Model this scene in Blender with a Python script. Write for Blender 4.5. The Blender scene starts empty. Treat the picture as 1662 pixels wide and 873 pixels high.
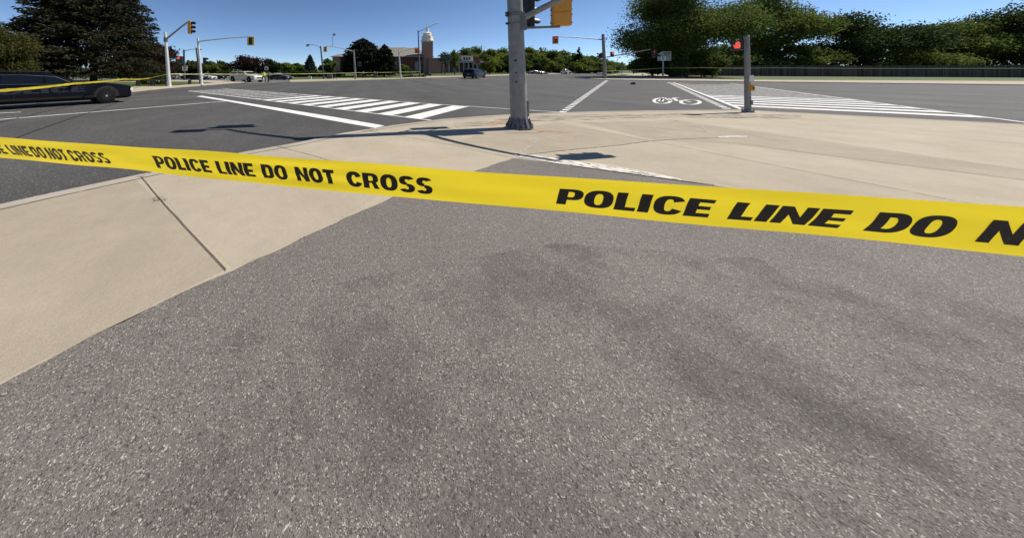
import bpy, math, random
import numpy as np
from mathutils import Vector, Matrix

# ------------------------------------------------------------------ camera, sky, sun, exposure
S = bpy.context.scene
COL = S.collection
CAMH, F, CX, HY = 1.55, 473.0, 600.0, 118.0      # eye height in m, focal length / principal point in photo pixels
cam_d = bpy.data.cameras.new('camera')
cam = bpy.data.objects.new('camera', cam_d)
COL.objects.link(cam)
S.camera = cam
cam.location = (0, 0, CAMH)
cam.rotation_euler = (math.radians(90), 0, 0)
cam_d.sensor_width = 36.0
cam_d.lens = F / 1662.0 * 36.0
cam_d.shift_x = (831.0 - CX) / 1662.0
cam_d.shift_y = -(436.5 - HY) / 1662.0
cam_d.clip_start = 0.02
cam_d.clip_end = 5000

SUN_EL = math.radians(46.7)
SUN_DIR = Vector((0.976 * math.cos(SUN_EL), 0.216 * math.cos(SUN_EL), math.sin(SUN_EL)))
world = bpy.data.worlds.new('World')
S.world = world
world.use_nodes = True
wn = world.node_tree
for n in list(wn.nodes):
    wn.nodes.remove(n)
sky = wn.nodes.new('ShaderNodeTexSky')
sky.sky_type = 'NISHITA'
sky.sun_disc = False
sky.sun_elevation = SUN_EL
sky.sun_rotation = math.atan2(0.976, 0.216)
sky.altitude = 600
sky.air_density = 0.6
sky.dust_density = 0.0
sky.ozone_density = 4.2
bg = wn.nodes.new('ShaderNodeBackground')
bg.inputs['Strength'].default_value = 0.105
wo = wn.nodes.new('ShaderNodeOutputWorld')
wn.links.new(sky.outputs[0], bg.inputs[0])
wn.links.new(bg.outputs[0], wo.inputs[0])

sun_d = bpy.data.lights.new('sun', 'SUN')
sun_d.energy = 5.0
sun_d.angle = math.radians(0.5)
sun_d.color = (1.0, 0.94, 0.85)
sun = bpy.data.objects.new('sun', sun_d)
COL.objects.link(sun)
sun.location = (60, 15, 80)
sun.rotation_euler = SUN_DIR.to_track_quat('Z', 'Y').to_euler()

S.view_settings.view_transform = 'Standard'
S.view_settings.look = 'None'
S.view_settings.gamma = 1.0
S.view_settings.exposure = 0.2
S.view_settings.use_curve_mapping = False

# ------------------------------------------------------------------ helpers
rnd = random.Random(7)
ORG = {}


def zt(X, Y):                                   # the far side of the crossing climbs gently
    t = Y - 66.0
    if t <= 0:
        return 0.0
    if t > 230:
        return 0.026 * 230
    return 0.026 * t if t > 8 else 0.026 * t * t / 16.0 + 0.0


def zt2(X, Y):
    t = Y - 66.0
    if t <= 0:
        return 0.0
    if t < 8:
        return 0.026 * t * t / 16.0
    if t > 230:
        return 0.026 * 226
    return 0.026 * (t - 4)


def G(x, y):
    """photo pixel -> point on the ground"""
    k = (y - HY) / F
    lo, hi = 0.3, 400.0
    for _ in range(50):
        m = (lo + hi) / 2
        if CAMH - k * m > zt2(0, m):
            lo = m
        else:
            hi = m
    D = (lo + hi) / 2
    X = (x - CX) * D / F
    return Vector((X, D, zt2(X, D)))


def P(x, y, D):
    """photo pixel at a known depth"""
    return Vector(((x - CX) * D / F, D, CAMH - (y - HY) * D / F))


def hz(y, D):
    return CAMH - (y - HY) * D / F


class MB:
    def __init__(s):
        s.v, s.f = [], []

    def add(s, vs, fs):
        b = len(s.v)
        s.v += [tuple(v) for v in vs]
        s.f += [tuple(i + b for i in f) for f in fs]
        return s

    def box(s, c, d, rz=0.0, tilt=None):
        hx, hy, hz_ = d[0] / 2, d[1] / 2, d[2] / 2
        cs, sn = math.cos(rz), math.sin(rz)
        vs = []
        for z in (-hz_, hz_):
            for (x, y) in ((-hx, -hy), (hx, -hy), (hx, hy), (-hx, hy)):
                vs.append((c[0] + x * cs - y * sn, c[1] + x * sn + y * cs, c[2] + z))
        return s.add(vs, [(3, 2, 1, 0), (4, 5, 6, 7), (0, 1, 5, 4), (1, 2, 6, 5), (2, 3, 7, 6), (3, 0, 4, 7)])

    def tube(s, pts, rs, n=10, caps=True):
        pts = [Vector(p) for p in pts]
        if not hasattr(rs, '__len__'):
            rs = [rs] * len(pts)
        rings = []
        for i, p in enumerate(pts):
            if i == 0:
                t = pts[1] - p
            elif i == len(pts) - 1:
                t = p - pts[-2]
            else:
                t = pts[i + 1] - pts[i - 1]
            t = t.normalized()
            a = Vector((0, 0, 1)) if abs(t.z) < 0.9 else Vector((0, 1, 0))
            u = t.cross(a).normalized()
            w = u.cross(t).normalized()
            rings.append([p + (u * math.cos(2 * math.pi * k / n + math.pi / n) + w * math.sin(2 * math.pi * k / n + math.pi / n)) * rs[i] for k in range(n)])
        b = len(s.v)
        for r in rings:
            s.v += [tuple(q) for q in r]
        for i in range(len(rings) - 1):
            for k in range(n):
                k2 = (k + 1) % n
                s.f.append((b + i * n + k, b + i * n + k2, b + (i + 1) * n + k2, b + (i + 1) * n + k))
        if caps:
            s.f.append(tuple(b + k for k in range(n))[::-1])
            s.f.append(tuple(b + (len(rings) - 1) * n + k for k in range(n)))
        return s

    def poly(s, pts):
        return s.add(pts, [tuple(range(len(pts)))])

    def prism(s, pts, z0, z1):
        n = len(pts)
        vs = [(p[0], p[1], z0) for p in pts] + [(p[0], p[1], z1) for p in pts]
        fs = [tuple(range(n))[::-1], tuple(range(n, 2 * n))]
        fs += [(i, (i + 1) % n, n + (i + 1) % n, n + i) for i in range(n)]
        return s.add(vs, fs)

    def build(s, name, mat, parent=None, smooth=False, local=False, sharp=35):
        me = bpy.data.meshes.new(name)
        o0 = Vector((0, 0, 0))
        if parent is not None and not local:
            o0 = ORG.get(parent.name, Vector((0, 0, 0)))
        me.from_pydata([(v[0] - o0.x, v[1] - o0.y, v[2] - o0.z) for v in s.v], [], s.f)
        me.validate()
        if smooth:
            me.polygons.foreach_set('use_smooth', [True] * len(me.polygons))
            me.set_sharp_from_angle(angle=math.radians(sharp))
        me.materials.append(mat)
        o = bpy.data.objects.new(name, me)
        COL.objects.link(o)
        if parent is not None:
            o.parent = parent
            ORG[o.name] = o0
        return o


def tag(o, label, cat, group=None):
    o['label'] = label
    o['category'] = cat
    if group:
        o['group'] = group
    return o


def kind(o, k):
    o['kind'] = k
    return o


def thing(name, label, cat, loc=(0, 0, 0), rz=0.0, group=None):
    o = bpy.data.objects.new(name, None)
    COL.objects.link(o)
    o.location = loc
    o.rotation_euler = (0, 0, rz)
    o.empty_display_size = 0.2
    ORG[o.name] = Vector(loc)
    return tag(o, label, cat, group)


def copy_tree(o, parent=None):
    c = o.copy()
    COL.objects.link(c)
    if parent is not None:
        c.parent = parent
    for ch in list(o.children):
        copy_tree(ch, c)
    return c


# ------------------------------------------------------------------ materials
def lin(c):
    return tuple(c) + (1.0,)


def mat(name, col, rough=0.6, metal=0.0, var=0.0, scale=3.0, col2=None, bump=0.0, bscale=40.0, emit=None, estr=0.0, spec=0.5, trans=0.0, coat=0.0):
    m = bpy.data.materials.new(name)
    m.use_nodes = True
    nt = m.node_tree
    b = nt.nodes['Principled BSDF']
    b.inputs['Roughness'].default_value = rough
    b.inputs['Metallic'].default_value = metal
    b.inputs['Specular IOR Level'].default_value = spec
    b.inputs['Coat Weight'].default_value = coat
    if trans:
        b.inputs['Transmission Weight'].default_value = trans
    tc = nt.nodes.new('ShaderNodeTexCoord')
    nz = nt.nodes.new('ShaderNodeTexNoise')
    nz.inputs['Scale'].default_value = scale
    nz.inputs['Detail'].default_value = 5
    nt.links.new(tc.outputs['Object'], nz.inputs['Vector'])
    cr = nt.nodes.new('ShaderNodeValToRGB')
    c2 = col2 if col2 else tuple(max(0.0, c * (1 - var)) for c in col)
    c1 = tuple(min(1.0, c * (1 + var)) for c in col) if not col2 else col
    cr.color_ramp.elements[0].position = 0.36
    cr.color_ramp.elements[1].position = 0.64
    cr.color_ramp.elements[0].color = lin(c2)
    cr.color_ramp.elements[1].color = lin(c1)
    nt.links.new(nz.outputs['Fac'], cr.inputs['Fac'])
    nt.links.new(cr.outputs['Color'], b.inputs['Base Color'])
    if bump:
        n2 = nt.nodes.new('ShaderNodeTexNoise')
        n2.inputs['Scale'].default_value = bscale
        n2.inputs['Detail'].default_value = 4
        nt.links.new(tc.outputs['Object'], n2.inputs['Vector'])
        bp = nt.nodes.new('ShaderNodeBump')
        bp.inputs['Strength'].default_value = bump
        bp.inputs['Distance'].default_value = 0.02
        nt.links.new(n2.outputs['Fac'], bp.inputs['Height'])
        nt.links.new(bp.outputs['Normal'], b.inputs['Normal'])
    if emit:
        b.inputs['Emission Color'].default_value = lin(emit)
        b.inputs['Emission Strength'].default_value = estr
    return m


def leafmat(name, c1, c2, scale=0.5, trl=0.35):
    m = bpy.data.materials.new(name)
    m.use_nodes = True
    nt = m.node_tree
    for n in list(nt.nodes):
        nt.nodes.remove(n)
    tc = nt.nodes.new('ShaderNodeTexCoord')
    nz = nt.nodes.new('ShaderNodeTexNoise')
    nz.inputs['Scale'].default_value = scale
    nz.inputs['Detail'].default_value = 6
    nz.inputs['Roughness'].default_value = 0.7
    nt.links.new(tc.outputs['Object'], nz.inputs['Vector'])
    cr = nt.nodes.new('ShaderNodeValToRGB')
    cr.color_ramp.elements[0].position = 0.35
    cr.color_ramp.elements[1].position = 0.65
    cr.color_ramp.elements[0].color = lin(c1)
    cr.color_ramp.elements[1].color = lin(c2)
    nt.links.new(nz.outputs['Fac'], cr.inputs['Fac'])
    d = nt.nodes.new('ShaderNodeBsdfPrincipled')
    d.inputs['Roughness'].default_value = 0.7
    d.inputs['Specular IOR Level'].default_value = 0.12
    t = nt.nodes.new('ShaderNodeBsdfTranslucent')
    mx = nt.nodes.new('ShaderNodeMixShader')
    mx.inputs[0].default_value = trl
    o = nt.nodes.new('ShaderNodeOutputMaterial')
    nt.links.new(cr.outputs['Color'], d.inputs['Base Color'])
    nt.links.new(cr.outputs['Color'], t.inputs['Color'])
    nt.links.new(d.outputs[0], mx.inputs[1])
    nt.links.new(t.outputs[0], mx.inputs[2])
    nt.links.new(mx.outputs[0], o.inputs['Surface'])
    return m


def asphalt(name, dark, mid, lite, fine=260.0, lite_pos=0.66, bump=0.5, patch=0.10, dist=0.004):
    m = bpy.data.materials.new(name)
    m.use_nodes = True
    nt = m.node_tree
    L = nt.links.new
    b = nt.nodes['Principled BSDF']
    b.inputs['Roughness'].default_value = 0.85
    b.inputs['Specular IOR Level'].default_value = 0.3
    tc = nt.nodes.new('ShaderNodeTexCoord')
    v = nt.nodes.new('ShaderNodeTexVoronoi')
    v.inputs['Scale'].default_value = fine
    L(tc.outputs['Object'], v.inputs['Vector'])
    cr = nt.nodes.new('ShaderNodeValToRGB')
    e = cr.color_ramp.elements
    e[0].position = 0.05
    e[0].color = lin(dark)
    e[1].position = 1.0
    e[1].color = lin(lite)
    k = e.new(0.45)
    k.color = lin(mid)
    k = e.new(lite_pos + 0.15)
    k.color = lin(tuple(m_ * 1.15 for m_ in mid))
    sep = nt.nodes.new('ShaderNodeSeparateColor')
    L(v.outputs['Color'], sep.inputs[0])
    v2 = nt.nodes.new('ShaderNodeTexVoronoi')
    v2.inputs['Scale'].default_value = fine * 0.58
    L(tc.outputs['Object'], v2.inputs['Vector'])
    sep2 = nt.nodes.new('ShaderNodeSeparateColor')
    L(v2.outputs['Color'], sep2.inputs[0])
    n9 = nt.nodes.new('ShaderNodeTexNoise')
    n9.inputs['Scale'].default_value = fine * 0.12
    n9.inputs['Detail'].default_value = 3
    L(tc.outputs['Object'], n9.inputs['Vector'])
    m9 = nt.nodes.new('ShaderNodeMapRange')
    m9.inputs['From Min'].default_value = 0.42
    m9.inputs['From Max'].default_value = 0.62
    L(n9.outputs['Fac'], m9.inputs['Value'])
    mxf = nt.nodes.new('ShaderNodeMix')
    L(m9.outputs[0], mxf.inputs[0])
    L(sep.outputs[0], mxf.inputs[2])
    L(sep2.outputs[1], mxf.inputs[3])
    L(mxf.outputs[0], cr.inputs['Fac'])
    n1 = nt.nodes.new('ShaderNodeTexNoise')
    n1.inputs['Scale'].default_value = 0.35
    n1.inputs['Detail'].default_value = 8
    n1.inputs['Roughness'].default_value = 0.65
    L(tc.outputs['Object'], n1.inputs['Vector'])
    mr = nt.nodes.new('ShaderNodeMapRange')
    mr.inputs['From Min'].default_value = 0.3
    mr.inputs['From Max'].default_value = 0.7
    mr.inputs['To Min'].default_value = 1 - patch
    mr.inputs['To Max'].default_value = 1 + patch
    L(n1.outputs['Fac'], mr.inputs['Value'])
    # faint wheel-track streaks along the road
    mp = nt.nodes.new('ShaderNodeMapping')
    mp.inputs['Rotation'].default_value = (0, 0, math.radians(40.2))
    mp.inputs['Scale'].default_value = (0.55, 0.03, 1)
    L(tc.outputs['Object'], mp.inputs['Vector'])
    n3 = nt.nodes.new('ShaderNodeTexNoise')
    n3.inputs['Scale'].default_value = 1.0
    n3.inputs['Detail'].default_value = 3
    L(mp.outputs[0], n3.inputs['Vector'])
    mr3 = nt.nodes.new('ShaderNodeMapRange')
    mr3.inputs['From Min'].default_value = 0.3
    mr3.inputs['From Max'].default_value = 0.7
    mr3.inputs['To Min'].default_value = 1 - patch * 0.8
    mr3.inputs['To Max'].default_value = 1 + patch * 0.8
    L(n3.outputs['Fac'], mr3.inputs['Value'])
    mu = nt.nodes.new('ShaderNodeMath')
    mu.operation = 'MULTIPLY'
    L(mr.outputs[0], mu.inputs[0])
    L(mr3.outputs[0], mu.inputs[1])
    vm = nt.nodes.new('ShaderNodeVectorMath')
    vm.operation = 'SCALE'
    L(cr.outputs['Color'], vm.inputs[0])
    L(mu.outputs[0], vm.inputs['Scale'])
    L(vm.outputs[0], b.inputs['Base Color'])
    bp = nt.nodes.new('ShaderNodeBump')
    bp.inputs['Strength'].default_value = bump
    bp.inputs['Distance'].default_value = dist
    L(v.outputs['Distance'], bp.inputs['Height'])
    L(bp.outputs['Normal'], b.inputs['Normal'])
    return m


def concrete(name, c1, c2, ang=40.0):
    m = bpy.data.materials.new(name)
    m.use_nodes = True
    nt = m.node_tree
    L = nt.links.new
    b = nt.nodes['Principled BSDF']
    b.inputs['Roughness'].default_value = 0.9
    b.inputs['Specular IOR Level'].default_value = 0.25
    tc = nt.nodes.new('ShaderNodeTexCoord')
    n1 = nt.nodes.new('ShaderNodeTexNoise')
    n1.inputs['Scale'].default_value = 0.9
    n1.inputs['Detail'].default_value = 9
    n1.inputs['Roughness'].default_value = 0.62
    L(tc.outputs['Object'], n1.inputs['Vector'])
    cr = nt.nodes.new('ShaderNodeValToRGB')
    cr.color_ramp.elements[0].position = 0.3
    cr.color_ramp.elements[1].position = 0.66
    cr.color_ramp.elements[0].color = lin(c2)
    cr.color_ramp.elements[1].color = lin(c1)
    L(n1.outputs['Fac'], cr.inputs['Fac'])
    mp = nt.nodes.new('ShaderNodeMapping')
    mp.inputs['Rotation'].default_value = (0, 0, math.radians(ang))
    mp.inputs['Scale'].default_value = (130, 9.0, 1)
    L(tc.outputs['Object'], mp.inputs['Vector'])
    n2 = nt.nodes.new('ShaderNodeTexNoise')
    n2.inputs['Scale'].default_value = 1.0
    n2.inputs['Detail'].default_value = 3
    L(mp.outputs[0], n2.inputs['Vector'])
    n4 = nt.nodes.new('ShaderNodeTexNoise')
    n4.inputs['Scale'].default_value = 160
    n4.inputs['Detail'].default_value = 4
    L(tc.outputs['Object'], n4.inputs['Vector'])
    ad = nt.nodes.new('ShaderNodeMath')
    ad.operation = 'ADD'
    wv = nt.nodes.new('ShaderNodeMapRange')
    wv.inputs['To Min'].default_value = 0.28
    wv.inputs['To Max'].default_value = 0.72
    L(n2.outputs['Fac'], wv.inputs['Value'])
    L(wv.outputs[0], ad.inputs[0])
    L(n4.outputs['Fac'], ad.inputs[1])
    mr = nt.nodes.new('ShaderNodeMapRange')
    mr.inputs['From Min'].default_value = 0.7
    mr.inputs['From Max'].default_value = 1.3
    mr.inputs['To Min'].default_value = 0.76
    mr.inputs['To Max'].default_value = 1.22
    L(ad.outputs[0], mr.inputs['Value'])
    # small dark specks
    vo = nt.nodes.new('ShaderNodeTexVoronoi')
    vo.inputs['Scale'].default_value = 3.4
    L(tc.outputs['Object'], vo.inputs['Vector'])
    sp = nt.nodes.new('ShaderNodeMapRange')
    sp.inputs['From Min'].default_value = 0.02
    sp.inputs['From Max'].default_value = 0.035
    sp.inputs['To Min'].default_value = 0.45
    sp.inputs['To Max'].default_value = 1.0
    L(vo.outputs['Distance'], sp.inputs['Value'])
    mu = nt.nodes.new('ShaderNodeMath')
    mu.operation = 'MULTIPLY'
    L(mr.outputs[0], mu.inputs[0])
    L(sp.outputs[0], mu.inputs[1])
    vm = nt.nodes.new('ShaderNodeVectorMath')
    vm.operation = 'SCALE'
    L(cr.outputs['Color'], vm.inputs[0])
    L(mu.outputs[0], vm.inputs['Scale'])
    L(vm.outputs[0], b.inputs['Base Color'])
    bp = nt.nodes.new('ShaderNodeBump')
    bp.inputs['Strength'].default_value = 0.35
    bp.inputs['Distance'].default_value = 0.004
    L(ad.outputs[0], bp.inputs['Height'])
    L(bp.outputs['Normal'], b.inputs['Normal'])
    return m


def fade_mat(name, col, lo, hi, scale, strength=1.0, rough=0.9, stretch=None):
    """paint or stain that has worn away in patches"""
    m = mat(name, col, rough, var=0.12, scale=6)
    nt = m.node_tree
    L = nt.links.new
    tc = nt.nodes.new('ShaderNodeTexCoord')
    n = nt.nodes.new('ShaderNodeTexNoise')
    n.inputs['Scale'].default_value = scale
    n.inputs['Detail'].default_value = 7
    n.inputs['Roughness'].default_value = 0.7
    if stretch:
        mp = nt.nodes.new('ShaderNodeMapping')
        mp.inputs['Scale'].default_value = stretch
        L(tc.outputs['Object'], mp.inputs['Vector'])
        L(mp.outputs[0], n.inputs['Vector'])
    else:
        L(tc.outputs['Object'], n.inputs['Vector'])
    r = nt.nodes.new('ShaderNodeMapRange')
    r.inputs['From Min'].default_value = lo
    r.inputs['From Max'].default_value = hi
    r.inputs['To Max'].default_value = strength
    L(n.outputs['Fac'], r.inputs['Value'])
    L(r.outputs[0], nt.nodes['Principled BSDF'].inputs['Alpha'])
    return m


M = {}
M['road'] = asphalt('road_asphalt', (0.043, 0.041, 0.038), (0.080, 0.077, 0.071), (0.25, 0.235, 0.21), 110, 0.66, 0.5, 0.2)
M['path'] = asphalt('path_asphalt', (0.068, 0.060, 0.053), (0.175, 0.156, 0.137), (0.55, 0.48, 0.41), 250, 0.66, 0.55, 0.12, 0.003)
M['lot'] = asphalt('lot_asphalt', (0.10, 0.10, 0.10), (0.14, 0.14, 0.135), (0.22, 0.22, 0.21), 60, 0.6, 0.3, 0.1)
M['conc'] = concrete('pavement_concrete', (0.475, 0.408, 0.305), (0.385, 0.328, 0.24))
M['kerb'] = concrete('kerb_concrete', (0.46, 0.41, 0.335), (0.33, 0.29, 0.235), 10)
M['paint'] = fade_mat('road_paint', (0.74, 0.72, 0.68), 0.28, 0.40, 7)
M['paint_old'] = fade_mat('old_road_paint', (0.62, 0.60, 0.56), 0.30, 0.62, 5, 0.85)
M['paint_yel'] = fade_mat('worn_yellow_paint', (0.50, 0.40, 0.22), 0.35, 0.65, 5, 0.8)
M['chip'] = fade_mat('white_chipped_concrete', (0.66, 0.61, 0.53), 0.40, 0.50, 11)
M['scuff'] = fade_mat('pale_scuff', (0.60, 0.53, 0.42), 0.40, 0.58, 9, 0.8)
M['stain'] = fade_mat('tyre_stain', (0.12, 0.11, 0.10), 0.47, 0.66, 2.2, 0.8, stretch=(0.5, 2.0, 1))
M['path_stain'] = fade_mat('faint_path_stain', (0.075, 0.068, 0.06), 0.46, 0.72, 1.1, 0.45)
M['orange'] = fade_mat('orange_survey_paint', (0.58, 0.19, 0.09), 0.42, 0.72, 6, 0.55)
M['tar'] = mat('tar', (0.012, 0.012, 0.012), 0.7)
M['joint'] = mat('joint_dirt', (0.055, 0.045, 0.033), 0.95, var=0.3, scale=20)
M['joint2'] = fade_mat('faint_joint', (0.14, 0.115, 0.085), 0.30, 0.5, 9)
M['grass'] = mat('grass', (0.085, 0.115, 0.016), 0.9, col2=(0.048, 0.074, 0.009), scale=1.5, bump=0.8, bscale=30)
M['ground'] = mat('ground_grass', (0.075, 0.10, 0.028), 0.95, col2=(0.04, 0.065, 0.016), scale=0.4, bump=0.6, bscale=12)
M['galv'] = mat('galvanised_steel', (0.24, 0.235, 0.225), 0.55, 0.35, var=0.12, scale=5, bump=0.05, bscale=30)
M['galv_lt'] = mat('pale_galvanised_steel', (0.55, 0.55, 0.54), 0.5, 0.2, var=0.06, scale=4)
M['galv_dk'] = mat('weathered_steel', (0.16, 0.16, 0.165), 0.55, 0.4, var=0.1, scale=4)
M['dkpole'] = mat('dark_painted_steel', (0.035, 0.04, 0.05), 0.5, var=0.1)
M['black'] = mat('black_plastic', (0.012, 0.012, 0.013), 0.45)
M['rubber'] = mat('tyre_rubber', (0.010, 0.010, 0.010), 0.85, var=0.15, scale=10, spec=.15)
M['sigyel'] = mat('signal_yellow', (0.62, 0.29, 0.035), 0.5, var=0.05, scale=3)
M['bkyel'] = mat('backboard_yellow', (0.85, 0.55, 0.04), 0.5)
M['bkor'] = mat('backboard_orange', (0.65, 0.28, 0.04), 0.5)
M['bkcream'] = mat('backboard_cream', (0.80, 0.66, 0.35), 0.5)
M['red_on'] = mat('lit_red_lens', (0.8, 0.05, 0.03), 0.4, emit=(1.0, 0.03, 0.03), estr=0.9)
M['hand_on'] = mat('lit_hand_lens', (0.8, 0.15, 0.08), 0.4, emit=(1.0, 0.08, 0.05), estr=0.5)
M['lens_off'] = mat('unlit_lens', (0.03, 0.015, 0.012), 0.25)
M['lens_green'] = mat('unlit_green_lens', (0.01, 0.03, 0.02), 0.25)
M['white'] = mat('white_paint', (0.78, 0.78, 0.76), 0.4, var=0.03)
M['signw'] = mat('sign_white', (0.70, 0.70, 0.70), 0.4, var=0.03)
M['signback'] = mat('sign_back_aluminium', (0.33, 0.32, 0.31), 0.5, 0.3)
M['signdk'] = mat('sign_dark', (0.05, 0.06, 0.08), 0.5)
M['ink'] = mat('black_ink', (0.012, 0.011, 0.009), 0.5, var=0.2, scale=60)
M['carblk'] = mat('black_car_paint', (0.003, 0.003, 0.007), 0.22, coat=0.04, spec=0.14)
M['carwht'] = mat('white_car_paint', (0.66, 0.65, 0.62), 0.3, coat=0.4)
M['carcream'] = mat('cream_truck_paint', (0.60, 0.57, 0.50), 0.35, coat=0.3)
M['carsil'] = mat('silver_car_paint', (0.13, 0.135, 0.16), 0.3, 0.4, coat=0.4)
M['cardk'] = mat('charcoal_car_paint', (0.012, 0.013, 0.017), 0.25, coat=0.08, spec=.25)
M['cargrn'] = mat('dark_green_car_paint', (0.012, 0.022, 0.026), 0.25, coat=0.5)
M['glass'] = mat('dark_car_glass', (0.005, 0.008, 0.013), 0.10, spec=0.25)
M['trim'] = mat('grey_plastic_trim', (0.012, 0.012, 0.013), 0.7, spec=.15)
M['chrome'] = mat('chrome', (0.6, 0.6, 0.6), 0.2, 0.9)
M['rim'] = mat('dark_steel_rim', (0.018, 0.018, 0.02), 0.4, 0.5)
M['lamp'] = mat('lamp_lens', (0.75, 0.78, 0.8), 0.1, spec=0.8)
M['tail'] = mat('tail_lamp', (0.30, 0.015, 0.012), 0.2)
M['ghost'] = mat('ghost_lettering', (0.016, 0.013, 0.028), 0.35)
M['brick'] = mat('brown_brick', (0.165, 0.062, 0.046), 0.85, var=0.18, scale=3)
M['brick2'] = mat('pale_brick', (0.34, 0.20, 0.15), 0.85, var=0.12, scale=3)
M['roof'] = mat('grey_brown_shingle', (0.22, 0.20, 0.165), 0.9, var=0.14, scale=2)
M['stucco'] = mat('cream_stucco', (0.80, 0.74, 0.62), 0.8, var=0.05)
M['stone'] = mat('grey_stone', (0.36, 0.34, 0.31), 0.85, var=0.1, scale=3)
M['window'] = mat('building_glass', (0.02, 0.025, 0.03), 0.08, spec=0.8)
M['bark'] = mat('bark', (0.055, 0.043, 0.033), 0.95, var=0.3, scale=8, bump=0.6, bscale=20)
M['twig'] = mat('grey_dead_twig', (0.12, 0.10, 0.085), 0.95, var=0.2)
M['fence'] = mat('weathered_fence_wood', (0.085, 0.068, 0.052), 0.9, var=0.25, scale=6)
_nt = M['fence'].node_tree
_oi = _nt.nodes.new('ShaderNodeObjectInfo')
_mr = _nt.nodes.new('ShaderNodeMapRange')
_mr.inputs['To Min'].default_value = 0.5
_mr.inputs['To Max'].default_value = 1.5
_nt.links.new(_oi.outputs['Random'], _mr.inputs['Value'])
_vm = _nt.nodes.new('ShaderNodeVectorMath')
_vm.operation = 'SCALE'
_cr = [n for n in _nt.nodes if n.type == 'VALTORGB'][0]
_nt.links.new(_cr.outputs['Color'], _vm.inputs[0])
_nt.links.new(_mr.outputs[0], _vm.inputs['Scale'])
_nt.links.new(_vm.outputs[0], _nt.nodes['Principled BSDF'].inputs['Base Color'])
M['navy'] = mat('dark_uniform_cloth', (0.012, 0.013, 0.02), 0.85)
M['hivis'] = mat('hi_vis_cloth', (0.55, 0.62, 0.10), 0.8)
M['skin'] = mat('skin', (0.45, 0.27, 0.19), 0.6)
M['hair'] = mat('dark_hair', (0.02, 0.015, 0.012), 0.7)
M['cap'] = mat('pale_cap', (0.55, 0.52, 0.42), 0.8)

L_SPRUCE = leafmat('spruce_needles', (0.016, 0.018, 0.010), (0.048, 0.046, 0.022), 0.6, 0.15)
L_PINE = leafmat('pine_needles', (0.010, 0.016, 0.009), (0.026, 0.036, 0.016), 0.6, 0.15)
L_COPPER = leafmat('copper_leaves', (0.022, 0.014, 0.012), (0.052, 0.030, 0.020), 0.7, 0.3)
L_OLIVE = leafmat('olive_brown_leaves', (0.048, 0.058, 0.014), (0.10, 0.082, 0.024), 0.7, 0.35)
L_GREEN = leafmat('broad_leaves', (0.07, 0.098, 0.02), (0.155, 0.195, 0.044), 0.35, 0.5)
L_BRIGHT = leafmat('spring_leaves', (0.10, 0.135, 0.022), (0.20, 0.24, 0.045), 0.6, 0.5)
L_MID = leafmat('mid_green_leaves', (0.045, 0.074, 0.015), (0.145, 0.185, 0.042), 0.3, 0.5)
L_DEEP = leafmat('deep_green_leaves', (0.024, 0.040, 0.012), (0.070, 0.10, 0.026), 0.4, 0.4)
L_BLUE = leafmat('blue_green_needles', (0.028, 0.048, 0.036), (0.06, 0.095, 0.065), 0.7, 0.2)

# tape: translucent yellow plastic film
mt = mat('tape_film', (0.88, 0.71, 0.035), 0.38, var=0.03, scale=5, spec=0.4)
nt = mt.node_tree
pb = nt.nodes['Principled BSDF']
tr = nt.nodes.new('ShaderNodeBsdfTranslucent')
tr.inputs['Color'].default_value = (0.95, 0.74, 0.03, 1)
mx = nt.nodes.new('ShaderNodeMixShader')
mx.inputs[0].default_value = 0.5
om = [n for n in nt.nodes if n.type == 'OUTPUT_MATERIAL'][0]
nt.links.new(pb.outputs[0], mx.inputs[1])
nt.links.new(tr.outputs[0], mx.inputs[2])
nt.links.new(mx.outputs[0], om.inputs['Surface'])
M['tape'] = mt
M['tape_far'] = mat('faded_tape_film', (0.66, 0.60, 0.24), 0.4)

# ------------------------------------------------------------------ ground, roads, corners
A = Vector((0.6457, 0.7636, 0))            # direction of the main road
B = Vector((-0.764, 0.6453, 0))            # direction of the crossing road


def AB(a, b):
    return Vector((A.x * a + B.x * b, A.y * a + B.y * b, 0))


def grid(name, m, xs, ys, dz, k='structure'):
    vs = [(x, y, zt2(x, y) + dz) for y in ys for x in xs]
    n = len(xs)
    fs = [(j * n + i, j * n + i + 1, (j + 1) * n + i + 1, (j + 1) * n + i) for j in range(len(ys) - 1) for i in range(n - 1)]
    o = MB().add(vs, fs).build(name, m)
    return kind(o, k)


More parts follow.
